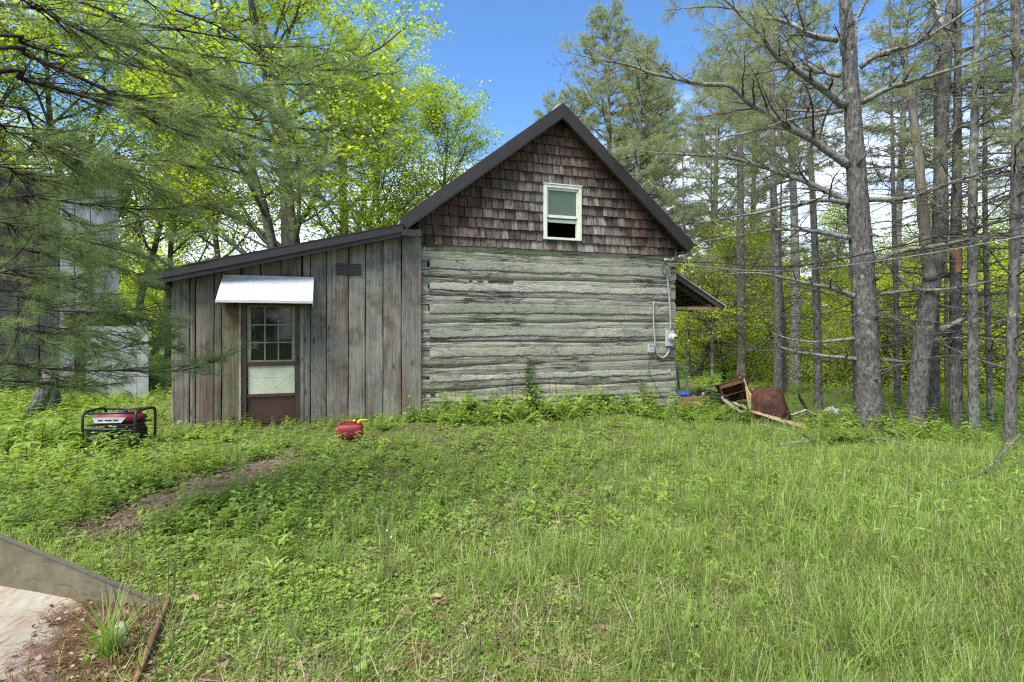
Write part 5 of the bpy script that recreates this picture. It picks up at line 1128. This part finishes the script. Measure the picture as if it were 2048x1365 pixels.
g = gp(700, 882); can = thing('fuel_can', (g[0], g[1], g[2] + .04), 'red plastic fuel can with a yellow spout in the weeds before the lean-to', 'fuel can', .15); can.scale = (1, 1, .86)
mb = MB(); ks = 24; prof = [(.86, 0), (.97, .02), (1, .06), (1, .15), (.95, .19), (.82, .215), (.5, .225)]; th = np.arange(ks) / ks * 2 * np.pi
V = np.array([(np.sign(math.cos(t)) * abs(math.cos(t)) ** .55 * .185 * s, np.sign(math.sin(t)) * abs(math.sin(t)) ** .55 * .115 * s, z) for s, z in prof for t in th]); n = len(prof)
mb.add(V, [(i * ks + a, i * ks + (a + 1) % ks, (i + 1) * ks + (a + 1) % ks, (i + 1) * ks + a) for i in range(n - 1) for a in range(ks)] + [tuple(range(ks))[::-1], tuple(range((n - 1) * ks, n * ks))]).build('body', REDPL, can, True)
MB().tube(spline(np.array([(-.155, 0, .17), (-.14, 0, .225), (-.09, 0, .262), (0, 0, .268), (.07, 0, .26), (.10, 0, .21)]), 24), .019, 10).build('handle', REDPL, can, True)
MB().lathe([(.034, 0), (.034, .04), (.028, .045)], (.12, 0, .205), 14).build('collar', REDPL, can, True)
sp_ = MB().tube(spline(np.array([(.12, 0, .24), (.125, 0, .27), (.16, -.01, .285), (.24, -.02, .292)]), 14), np.linspace(.024, .013, 14), 10).build('spout', YELL, can, True)
MB().lathe([(.022, 0), (.026, .01), (.02, .03)], (.06, 0, .262), 12).build('vent_cap', YELL, can, True)
MB().box(-.10, .07, -.121, -.113, .07, .14).build('embossed_panel', REDPL, can, bevel=.003)

# ------------------------------------------------------------------ hoops, canes and single plants along the log wall
def hoop(pxs, lab):
    (a, b, c, d) = pxs; P = [wl(a[0], a[1], -.28), wl(b[0], b[1], -.28), wl((b[0] + c[0]) / 2, (b[1] + c[1]) / 2 - 3, -.28), wl(c[0], c[1], -.28), wl(d[0], d[1], -.28)]; o = P[0].copy(); z = float(gz(o[0], o[1])); P[0][2] = z - .05; P[-1][2] = z - .05; o[2] = z
    ob = MB().tube(np.concatenate([np.linspace(P[0], P[1], 6), np.linspace(P[2], P[2], 1), np.linspace(P[3], P[4], 6)]) - o, .005, 6).build('wire_hoop', REBAR, None, True); ob.location = tuple(o); tag(ob, lab, 'garden hoop', 'rusty hoops against the logs')
hoop(((1011, 830), (1014, 756), (1024, 756), (1027, 832)), 'narrow rusty wire hoop left of the tall weed on the log wall'); hoop(((1100, 830), (1099, 751), (1109, 751), (1118, 822)), 'rusty wire hoop splayed at one side, right of the tall weed')
for k, (a, b, lab) in enumerate([((1003, 835), (1003, 722), 'dry straight cane standing left of the narrow hoop'), ((905, 838), (925, 715), 'dry cane slanting against the left part of the logs'), ((868, 832), (864, 730), 'thin dry stem close to the corner of the logs'), ((942, 830), (955, 725), 'second slanting dry cane on the left part of the logs'), ((1045, 830), (1048, 725), 'dry cane just left of the tall climbing weed'), ((1180, 820), (1170, 735), 'dry branched stem halfway between the tall weeds'), ((1215, 818), (1222, 700), 'thin dry stem below the middle logs')]):
    P = spline(np.array([wl(*a, -.25), (wl(*a, -.25) + wl(*b, -.2)) / 2 + rng.normal(size=3) * .01, wl(*b, -.15)]), 14); o = P[0].copy(); mb = MB().tube(P - o, np.linspace(.004, .002, 14), 5)
    for q in range(4): i = 5 + 2 * q; mb.tube([P[i] - o, P[i] - o + np.array((rng.normal() * .05, -.02, .05 + .04 * rng.random()))], .0018, 4)
    ob = mb.build('dry_stem', TWIG, None, True); ob.location = tuple(o); tag(ob, lab, 'dry stem', 'dry stems against the logs')

def leafy_plant(name, loc, h, nst, spread, Lf, wf, lab, cat='plant', m=WEEDB, pairs=9, group=None, lean=(0, 0, 0)):
    t = thing(name, tuple(loc), lab, cat, 0, group); sg = Segs(); v, f, c = [], [], []
    for s_ in range(nst):
        a_ = rng.random() * 6.28; d = np.array((math.cos(a_) * spread, math.sin(a_) * spread, 1.)) + np.array(lean); hh = h * (1 if s_ == 0 else rng.uniform(.55, .95)); P = curve((rng.normal() * .03, rng.normal() * .03, -.02), d, hh, 10, .05, .02); sg.path(P, np.linspace(.007, .002, 10))
        for i in range(pairs):
            t_ = .18 + .82 * (i + .5) / pairs; q = P[min(9, int(t_ * 9.5))]; a0 = i * 1.57 + rng.normal() * .3; L = Lf * rng.uniform(.7, 1.15) * (1.1 - .45 * t_)
            for sd in (0, math.pi): aa = a0 + sd; leafq(v, f, c, q, (math.cos(aa), math.sin(aa), rng.uniform(-.15, .4)), (0, 0, 1), L, L * wf, rng.random(), .12, rng.uniform(.2, .8))
    tag(link('stem', sg.mesh('stem', WEEDB), t)); tag(link('foliage', raw('foliage', v, f, c, m), t), kind='stuff'); return t
def wallbase(px, v): 
    u = hp(px, 800, v)[0]; q = hw(u, v); return np.array((q[0], q[1], float(gz(q[0], q[1]))))
leafy_plant('climbing_weed', wallbase(1063, -.16), 1.12, 7, .07, .13, .5, 'tallest weed climbing the middle of the log wall between the hoops', pairs=12, lean=(-.02, .06, 0))
leafy_plant('leafy_weed', wallbase(1065, -.6), .66, 5, .25, .16, .5, 'broad-leaved weed in front of the tallest climbing one'); leafy_plant('leafy_weed', wallbase(1208, -.55), .70, 8, .32, .16, .5, 'bushy weed before the middle logs, right of the hoops')
leafy_plant('leafy_weed', wallbase(1303, -.25), .72, 6, .14, .15, .5, 'weed growing under the junction box by the foundation stone'); leafy_plant('leafy_weed', wallbase(828, -.55), .55, 3, .2, .13, .45, 'pale green weed at the corner where planks meet logs')
leafy_plant('leafy_weed', wallbase(940, -.5), .5, 7, .3, .14, .5, 'low bushy weed before the left logs'); leafy_plant('leafy_weed', wallbase(1250, -.4), .55, 6, .25, .14, .5, 'weed between the bushy one and the junction box')
leafy_plant('leafy_weed', gp(205, 912), .34, 6, .3, .11, .5, 'leafy weed in front of the generator wheel'); leafy_plant('leafy_weed', gp(268, 905), .32, 6, .3, .11, .5, 'leafy weed before the right side of the generator'); leafy_plant('leafy_weed', gp(155, 900), .42, 6, .3, .12, .5, 'leafy weed just left of the generator')
leafy_plant('leafy_weed', gp(1490, 850), .6, 6, .35, .15, .45, 'feathery weed in front of the tipped wooden box', pairs=7)
def umbrella_plant(loc, h, nleaf, L, lab):
    t = thing('woodland_plant', tuple(loc), lab, 'plant'); sg = Segs(); P = curve((0, 0, -.02), (.08, 0, 1), h, 7, .05); sg.path(P, np.linspace(.007, .004, 7)); v, f, c = [], [], []
    for i in range(nleaf): a_ = i * 6.283 / nleaf + .3; leafq(v, f, c, P[-1], (math.cos(a_), math.sin(a_), .05), (0, 0, 1), L * rng.uniform(.85, 1.1), L * .42, .7 + .3 * rng.random(), .10, .45)
    link('stem', sg.mesh('stem', WEEDB), t); 
    me = raw('leaves', v, f, c, WEEDM); tag(link('leaves', me, t), kind='stuff')
umbrella_plant(gp(85, 900), .44, 7, .24, 'plant with a big whorl of drooping oval leaves by the dark leaning post'); umbrella_plant(gp(20, 905), .36, 6, .2, 'umbrella-leaved plant at the left edge below the boughs'); umbrella_plant(gp(50, 935), .3, 6, .17, 'smaller umbrella-leaved plant in front of the one by the post')
def lily(loc, h, n, L, wd, lab):
    t = thing('lily_plant', tuple(loc), lab, 'plant'); v, f, c = [], [], []
    for i in range(n):
        z = h * (i + .4) / n; a_ = i * 2.4; leafq(v, f, c, (0, 0, z), (math.cos(a_) * .6, math.sin(a_) * .6, 1.1 - .9 * (i / n)), (math.cos(a_) * -.8, math.sin(a_) * -.8, .6), L * rng.uniform(.8, 1.1), wd, .75 + .25 * rng.random(), .2, .4)
    sg = Segs(); sg.path(np.array([(0, 0, -.02), (0, .005, h * .5), (.005, 0, h)]), np.array([.005, .004, .003])); link('stem', sg.mesh('stem', WEEDB), t); tag(link('leaves', raw('leaves', v, f, c, WEEDM), t), kind='stuff')
lily(gp(553, 1130), .20, 6, .13, .038, 'bright broad-bladed lily standing alone in the middle of the weeds'); lily(gp(545, 1165), .10, 5, .14, .03, 'low arching lily just below the bright broad-bladed one')
lily(gp(719, 1375), .08, 4, .07, .05, 'round-leaved seedling at the bottom edge of the picture')

# ------------------------------------------------------------------ old outbuilding on the left
ob_o = at(238, 800, 12.2); oz = float(gz(ob_o[0], ob_o[1])); OB = thing('outbuilding', (ob_o[0], ob_o[1], oz), 'tall old outbuilding with pale corner boards behind the pine boughs', 'shed', R(40))
def oplank(x0, x1, z0, z1, m, c, y=0.): o = MB().box(x0 + .006, x1 - .006, y - .02 + U_(-.012, .012), y + .02, z0, z1, jit=.008).build('plank', m, OB); o.color = (*c, 1); return o
PALE = wood_plank('whitewashed_board', 2, [(.20, .20, .20), (.38, .385, .39), (.52, .525, .53), (.27, .28, .26)], 18, .4, stain=(.11, .085, .065))
x = 0.
for k, w_ in enumerate((.27, .25, .27, .26)): oplank(x - w_, x, 1.95 if k < 3 else .0, 4.8, PALE, (1, 1, 1)); x -= w_
for k in range(8): oplank(x - .33, x, 2.35, 4.8, OLDG, (.5 + U_(-.1, .1), .42 + U_(-.08, .08), .34)); oplank(x - .33, x, -.2, 2.33, OLDG, (.5, .56, .46), .03); x -= .33
MB().box(-3.75, -.01, .05, .1, -.3, 4.8).build('backing', DARK, OB); MB().box(-.05, -.0, .1, 4, -.3, 4.8).build('wall', PALE, OB); MB().box(-3.75, -3.7, .1, 4, -.3, 4.8).build('wall', OLDG, OB); MB().box(-3.75, 0, 4, 4.05, -.3, 4.8).build('wall', OLDG, OB)
MB().box(-4.0, .25, -.3, 4.3, 4.8, 4.86).build('roof', SOFFIT, OB)
dr = MB().box(-.78, -.42, .0, .04, -.1, 1.93).build('door', BROWNW, OB); dr.color = (.35, .32, .3, 1); MB().box(-.98, .55, -.07, -.03, 1.62, 1.9).build('lintel', BROWNW, OB).color = (.42, .4, .4, 1)
o_ = at(236, 806, 11.7); pn = thing('panel_door', (o_[0], o_[1], float(gz(o_[0], o_[1]))), 'white board panel propped upright against the outbuilding', 'panel', R(30))
for k in range(5): MB().box(-.56 + k * .225, -.56 + k * .225 + .22, -.02, .02, .0, 1.6 + (.14 if k == 4 else 0)).build('board', WHITEP, pn)
for z in (.25, 1.3): MB().box(-.55, .55, .022, .05, z, z + .1).build('batten', WHITEP, pn)
# creeper on the pale boards
t = thing('creeper', (ob_o[0] - .35, ob_o[1] - .06, oz + 1.9), 'red-stemmed creeper hanging down the pale boards of the outbuilding', 'vine'); sg = Segs(); fo = Fol()
for k in range(6):
    P = curve((rng.uniform(-.35, .3), -.03, 3.2), (rng.normal() * .06, 0, -1), rng.uniform(2.3, 3.3), 16, .04); sg.path(P, np.linspace(.010, .004, 16)); q = P[rng.integers(0, 16, 130)] + rng.normal(size=(130, 3)) * np.array((.05, .03, .06)); fo.leaves(q, rdir(130), rdir(130), .07, .05, rng.random(130), .1)
tag(link('stems', sg.mesh('stems', RUST), t), kind='stuff'); tag(link('foliage', fo.mesh('foliage', LEAFD), t), kind='stuff')
for (px, py, D, h, rz, ry, lab) in [(60, 868, 8.6, .75, .4, .32, 'dark charred post leaning in the weeds by the outbuilding'), (112, 850, 9.4, .9, 1., -.12, 'second dark post standing behind the leaning one')]:
    q = at(px, py, D); q[2] = float(gz(q[0], q[1])); t = MB().tube([(0, 0, -.2), (0, 0, h * .5), (.01, 0, h)], [.12, .11, .105], 10).build('old_post', BARKP, None, True); t.location = tuple(q); t.rotation_euler = (0, ry, rz); tag(t, lab, 'post', 'dark posts by the outbuilding')

# ------------------------------------------------------------------ steel loader bucket in the near corner
b0 = np.array((-2.4, 2.6, 0.)); bk = thing('loader_bucket', tuple(b0), 'rusty steel loader bucket lying in the grass at the near left corner', 'bucket')
A_, B_ = np.array((-3.55, 3.20, .03)), np.array((-1.93, 2.90, .02)); n = 16; G = []
nv = nrm(np.array((-(B_ - A_)[1], (B_ - A_)[0], 0.)))
for s_ in (0, .012): G.append([[A_ + (B_ - A_) * t + nv * s_ + np.array((0, 0, h * (.42 * (1 - t) ** .95 + .055))) for t in np.linspace(0, 1, n)] for h in (0, 1)])
q = [np.array(G[0][0]), np.array(G[0][1]), np.array(G[1][1]), np.array(G[1][0])]
MB().grid(np.array(q) - b0).build('side_plate', BUCKS, bk)
top = np.array(G[0][1]); MB().grid(np.array([top - nv * .004 + (0, 0, .001), top - nv * .004 + (0, 0, .009), top + nv * .022 + (0, 0, .009), top + nv * .022 + (0, 0, .001)]) - b0).build('rim', BUCKR, bk)
gxx = []
for i, t in enumerate(np.linspace(0, 1, 30)):
    y = 3.12 - t * 2.1; xr = np.interp(y, [1.0, 1.8, 2.4, 2.85, 3.12], [-1.35, -1.62, -2.06, -2.42, -2.5]) + .05 * float(fbm(t * 12, 0, 5)); xs = np.linspace(-3.6, xr, 24); gxx.append([(x_, y, .045 + .012 * float(fbm(x_ * 2, y * 2, 8)) - .02 * (k == 23) + .05 * sstep(-3.0, -3.6, x_) + (.05 * sstep(2.95, 3.12, y) if x_ < -2.4 else 0)) for k, x_ in enumerate(xs)])
MB().grid(np.array(gxx)[:, ::-1] - b0).build('floor_plate', BUCKF, bk, True)
MB().tube(np.array([A_ + (B_ - A_) * t - nv * .004 + np.array((0, 0, .03)) for t in np.linspace(0, .62, 14)]) - b0, .010, 6).build('weld_seam', BUCKR, bk, True)
MB().box(-3.6, -3.57, 1.0, 3.2, .0, .55).build('back_plate', BUCKS, bk).location = tuple(-b0)
MB().tube(spline(np.array([(-1.915, 2.925, .10), (-1.80, 2.65, .085), (-1.69, 2.4, .075), (-1.35, 1.6, .07), (-1.15, 1.1, .07)]), 24) - b0, .0145, 8).build('lip_bar', LIPM, bk, True)
MB().grid(np.array([[(x_, y, .012 + .03 * float(fbm(x_ * 5, y * 5, 44)) + .02) for x_ in np.linspace(-2.55 + (2.9 - y) * .45, -1.96 + (2.9 - y) * .42, 12)] for y in np.linspace(2.96, 1.1, 24)])[:, ::-1] - b0).build('caked_earth', PATHM, bk, True)
n = 650; y = rng.uniform(1.3, 2.95, n); x = -2.5 + (2.9 - y) * .45 + rng.random(n) * .58; P = np.stack([x, y, .045 + 0 * x], -1)
scatter('bucket_litter', [p_litter(3, .04), p_litter(4, .03), p_straw(26, (.05, .09), NLITTER), p_straw(22, (.05, .09), NLITTER)], P, rng.choice([0, 1, 1, 2, 3], n), rng.uniform(.6, 1.1, n), 'rust-red pine needles and dead leaves caught in the bucket lip', 'leaf litter', .1)
v, f, c = [], [], []
for i in range(120): a_ = U_(0, 6.3); blade(v, f, c, (U_(-.035, .035), U_(-.035, .035), -.01), a_, U_(.02, .45), U_(.16, .42), .0045, U_(.3, 1), 5, U_(.3, 1.7))
q = at(218, 1330, 2.5); t = thing('grass_clump', (q[0], q[1], .05), 'arching sedge clump growing out of the bucket', 'grass clump'); tag(link('blades', raw('blades', v, f, c, GRASSM), t), kind='stuff'); link('root_crown', MB().lathe([(.03, 0), (.045, .01), (.03, .03)], (0, 0, -.01), 10).build('x', PATHM).data, t); bpy.data.objects.remove(bpy.data.objects['x'])
q = at(240, 1283, 2.68); t = thing('drink_can', (q[0], q[1], .075), 'crushed silver drink can among the dead leaves', 'can', .4); t.rotation_euler = (R(75), .2, .5)
MB().lathe([(.022, -.055), (.032, -.048), (.033, -.02), (.028, .0), (.033, .02), (.032, .048), (.024, .056)], (0, 0, 0), 18).build('body', GREYM if False else ROOFM, t, True); MB().lathe([(.022, .0), (.024, .003)], (0, 0, .056), 14).build('rim', ROOFM, t)

# ------------------------------------------------------------------ junk by the porch
def M4(loc, rx=0, ry=0, rz=0): return Matrix.Translation(loc) @ Euler((rx, ry, rz)).to_matrix().to_4x4()
q = hw(5.62, .55); ch = thing('plastic_chair', (q[0], q[1], .10), 'grey-green plastic armchair on the porch behind the log corner', 'chair', HA + R(75))
MB().box(-.24, .24, -.22, .22, .40, .43).build('seat', CHAIRG, ch, bevel=.012)
for sx in (-1, 1):
    MB().tube(spline(np.array([(sx * .26, -.27, 0), (sx * .25, -.24, .42), (sx * .26, -.22, .60)]), 12), .026, 8).build('leg', CHAIRG, ch, True); MB().tube(spline(np.array([(sx * .24, .26, 0), (sx * .22, .21, .4)]), 8), .024, 8).build('leg', CHAIRG, ch, True)
    MB().tube(spline(np.array([(sx * .26, -.26, .55), (sx * .275, -.24, .64), (sx * .27, 0, .66), (sx * .25, .2, .68)]), 18), .026, 8).build('arm', CHAIRG, ch, True)
MB().tube(spline(np.array([(-.22, .2, .42), (-.23, .25, .7), (-.16, .29, .84), (0, .30, .87), (.16, .29, .84), (.23, .25, .7), (.22, .2, .42)]), 30), .022, 8).build('back_frame', CHAIRG, ch, True)
for x in (-.12, -.04, .04, .12): MB().tube([(x, .21, .43), (x, .27, .7), (x, .295, .85)], .016, 6).build('back_slat', CHAIRG, ch, True)
q = hw(5.68, .30); t = thing('blue_roll', (q[0], q[1], .17), 'rolled blue plastic sheet lying on the porch by the chair', 'roll', HA); MB().lathe([(.02, -.24), (.068, -.24), (.07, 0), (.066, .24), (.02, .24)], (0, 0, 0), 18, Matrix.Rotation(R(88), 4, 'Y')).build('sheet', BLUEF, t, True); MB().lathe([(.022, -.26), (.022, .26)], (0, 0, 0), 10, Matrix.Rotation(R(88), 4, 'Y')).build('core', WHITEP, t)
q = at(1425, 800, 11.6); t = thing('black_case', (q[0], q[1], q[2] + .1), 'long black plastic case at the end of the porch deck', 'case', R(-4)); t.rotation_euler = (0, R(9), R(-20))
MB().box(-.34, .34, -.2, .2, -.09, .04).build('body', BLACK, t, bevel=.02); MB().box(-.335, .335, -.195, .195, .044, .09).build('lid', BLACK, t, bevel=.02)
for x in (-.2, .2): MB().box(x - .025, x + .025, -.215, -.2, -.01, .05).build('latch', GREYM, t)
# tipped cabinet, open towards the yard
q = at(1475, 808, 11.4); t = thing('wooden_box', (q[0], q[1], q[2] + .02), 'open brown wooden cabinet tipped on its corner beside the case', 'cabinet'); t.rotation_euler = (R(-12), R(-18), R(-8))
for nm, bx_, m in (('side_panel', (-.27, -.25, -.2, .2, 0, .46), BROWNW), ('side_panel', (.25, .27, -.2, .2, 0, .46), TANW), ('top_panel', (-.29, .29, -.22, .21, .462, .485), BROWNW), ('bottom_panel', (-.25, .25, -.2, .2, 0, .02), BROWNW), ('back_panel', (-.25, .25, .18, .2, .02, .46), BROWNW), ('front_rail', (-.25, .25, -.2, -.18, .37, .46), BROWNW), ('shelf', (-.25, .25, -.17, .18, .2, .215), BROWNW)):
    MB().box(*bx_).build(nm, m, t, bevel=.003).color = (1, 1, 1, 1)
q = at(1510, 812, 11.2); t = thing('plywood_sheet', (q[0], q[1], q[2]), 'tan plywood triangle leaning against the tipped cabinet', 'board'); t.rotation_euler = (R(-18), R(4), R(28))
V = [(-.22, 0, -.05), (.26, 0, -.1), (-.16, 0, .42)]; MB().add([(x, -.008, z) for x, y, z in V] + [(x, .008, z) for x, y, z in V], [(0, 1, 2), (5, 4, 3), (0, 3, 4, 1), (1, 4, 5, 2), (2, 5, 3, 0)]).build('panel', TANW, t); MB().box(-.2, .25, .009, .03, -.06, -.02).build('batten', TANW, t)
# upturned chair behind
q = at(1490, 775, 11.9); t = thing('wooden_chair', (q[0], q[1], q[2] - .02), 'brown wooden chair thrown upside down on the pile', 'chair'); t.rotation_euler = (R(205), R(16), R(25))
MB().box(-.21, .21, -.2, .2, -.02, .02).build('seat', BROWNW, t, bevel=.008)
for sx in (-.18, .18):
    for sy in (-.17, .17): MB().tube([(sx, sy, -.02), (sx * 1.12, sy * 1.12, -.40)], [.017, .012], 8).build('leg', BROWNW, t, True)
    MB().tube([(sx, .18, .02), (sx, .24, .42)], .015, 8).build('back_post', BROWNW, t, True)
for z in (.16, .28, .40): MB().box(-.18, .18, .2 + z * .1, .215 + z * .1, z, z + .05).build('back_slat', BROWNW, t)
for z in (-.2, -.3): MB().tube([(-.2, -.18, z), (.2, -.18, z)], .009, 6).build('stretcher', BROWNW, t)
# rusty barrow tray standing on edge
q = gp(1548, 846); t = thing('barrow_tray', (q[0], q[1] + .2, q[2] + .30), 'rust-brown wheelbarrow tray standing on edge before the pines', 'wheelbarrow tray'); t.rotation_euler = (R(78), R(-6), R(-14))
def rrect(a, b, r_, z, k=6):
    P = []
    for cx_, cy_, a0 in ((a - r_, b - r_, 0), (-a + r_, b - r_, 90), (-a + r_, -b + r_, 180), (a - r_, -b + r_, 270)):
        for i in range(k): th_ = R(a0 + 90 * i / (k - 1)); P.append((cx_ + r_ * math.cos(th_), cy_ + r_ * math.sin(th_), z))
    return [(x * (1 - .5 * y), y, z) for x, y, z in P]
L_ = [rrect(.20, .20, .1, .20), rrect(.235, .235, .12, .18), rrect(.27, .29, .14, .08), rrect(.30, .33, .13, .0), rrect(.325, .355, .14, -.005), rrect(.29, .32, .13, .0), rrect(.26, .28, .13, .08), rrect(.22, .22, .12, .165)]
kk = len(L_[0]); mb = MB().add([p for l in L_ for p in l], [(i * kk + a, i * kk + (a + 1) % kk, (i + 1) * kk + (a + 1) % kk, (i + 1) * kk + a) for i in range(len(L_) - 1) for a in range(kk)] + [tuple(range(kk))[::-1], tuple(range((len(L_) - 1) * kk, len(L_) * kk))]); mb.build('tray', RUST, t, True)
for x in (-.17, -.02): MB().box(x, x + .03, -.3, .02, .21, .25).build('bracket', RUST, t)
for y in (-.25, -.12, .0): MB().box(-.2, .04, y, y + .02, .252, .27).build('cross_bar', BLACKM, t)
# pale frame, stick, sheets
q = at(1592, 838, 10.6); t = thing('window_frame', (q[0], q[1], q[2]), 'old white window frame thrown down beside the tray', 'window frame'); t.rotation_euler = (R(62), R(20), R(28))
for nm, bx_ in (('stile', (-.24, -.19, -.015, .015, -.0, .36)), ('stile', (.19, .24, -.015, .015, -.0, .36)), ('rail', (-.19, .19, -.015, .015, .31, .36)), ('rail', (-.19, .19, -.015, .015, 0, .05)), ('rail', (-.19, .19, -.01, .01, .16, .18))): MB().box(*bx_).build(nm, WHITEP, t, bevel=.003)
P = spline(np.array([at(1612, 822, 10.8), at(1607, 808, 10.8), at(1600, 797, 10.8), at(1597, 786, 10.8)]), 14); o = P[0].copy(); ob = MB().tube(P - o, np.linspace(.05, .018, 14), 8).build('black_pipe', BLACK, None, True); ob.location = tuple(o); tag(ob, 'short black curved pipe sticking up behind the white frame', 'pipe')
for k, (px, py, s_, lab) in enumerate([(1668, 826, .2, 'crumpled white sheet below the pines left of the thickest trunk'), (1690, 832, .13, 'smaller crumpled white scrap right of the crumpled sheet')]):
    th_ = np.linspace(0, 1, 14); xx, yy = np.meshgrid(th_, th_, indexing='ij'); q = at(px, py + 3, 11.2); q[2] = float(gz(q[0], q[1])); zz = .16 * np.maximum(0, np.sin(xx * 3.14) * np.sin(yy * 3.14)) * (1 + 3.0 * fbm(xx * 4, yy * 4, 55 + k)) + .04
    ob = MB().grid(np.stack([(xx - .5) * s_ * 2.2, (yy - .5) * s_ * 1.6, zz * s_ * 2.6], -1)).build('crumpled_sheet', WHITEP, None); ob.location = tuple(q); tag(ob, lab, 'sheet')
for k, (a, b, D, wd, lab) in enumerate([((1500, 822), (1612, 884), 9.9, .10, 'longest pale split board sliding down the slope below the tray'), ((1536, 835), (1618, 872), 9.7, .07, 'narrow tan board lying across the longest one'), ((1448, 800), (1500, 834), 10.8, .10, 'grey board under the feathery weed by the deck end'), ((1560, 845), (1640, 862), 9.9, .08, 'short grey board right of the split ones'), ((1520, 850), (1600, 893), 9.4, .09, 'weathered board half sunk in grass, lowest of the heap'), ((1466, 805), (1492, 812), 11.0, .05, 'short white lath poking out of the cabinet')]):
    p, q = gp(*a) if False else at(*a, D + .3), at(*b, D - .3); p[2] = max(p[2], float(gz(p[0], p[1])) + .03); q[2] = max(float(gz(q[0], q[1])) + .02, q[2] - .05); d = Vector(q - p); L = d.length; t = MB().box(0, L, -wd / 2, wd / 2, -.012, .012, jit=.006).build('loose_board', RAWW if k != 5 else WHITEP, None); t.location = tuple(p); t.rotation_euler = d.to_track_quat('X', 'Z').to_euler(); t.color = ((1.25, 1.1, .9, 1) if k in (0, 1) else (.8, .8, .78, 1)); tag(t, lab, 'board', 'loose boards by the porch')
# fallen branches
def fallen(pts, r0, lab, side, name='fallen_branch'):
    P = []
    for px, py, up in pts: q = gp(px, py); q[2] += up; P.append(q)
    P = spline(np.array(P), 40); o = P[0].copy(); t = thing(name, tuple(o), lab, 'branch', 0, 'fallen branches in the grass'); MB().tube(P - o, np.linspace(r0, r0 * .35, 40), 8).build('stem', BARKU, t, True); sg = Segs()
    for k in range(side): i = 6 + int(30 * k / side); dead_limb_p = curve(P[i] - o, rng.normal(size=3) * np.array((1, .6, .3)) + np.array((.3, 0, .7)), rng.uniform(.2, .6), 6, .15); sg.path(dead_limb_p, np.linspace(r0 * .35, .002, 6))
    tag(link('twigs', sg.mesh('twigs', TWIG), t), kind='stuff')
fallen([(1560, 898, .06), (1640, 893, .1), (1700, 889, .12), (1760, 892, .1), (1800, 898, .08), (1900, 912, .03)], .032, 'long pale fallen branch lying in the grass before the pines', 7)
fallen([(2040, 905, .25), (1985, 950, .12), (1940, 968, .06), (1870, 972, .03)], .016, 'twiggy fallen branch reaching in from the right edge', 12); fallen([(1430, 850, .05), (1500, 838, .12), (1560, 850, .12), (1600, 872, .05)], .014, 'thin brush lying over the heap of boards', 10)
fallen([(1808, 905, .0), (1790, 885, .2), (1772, 858, .55)], .012, 'forked stick standing up from the long fallen branch', 3); fallen([(1632, 905, 0), (1636, 880, .15), (1640, 862, .4)], .012, 'pale upright stick just left of the long fallen branch', 2)
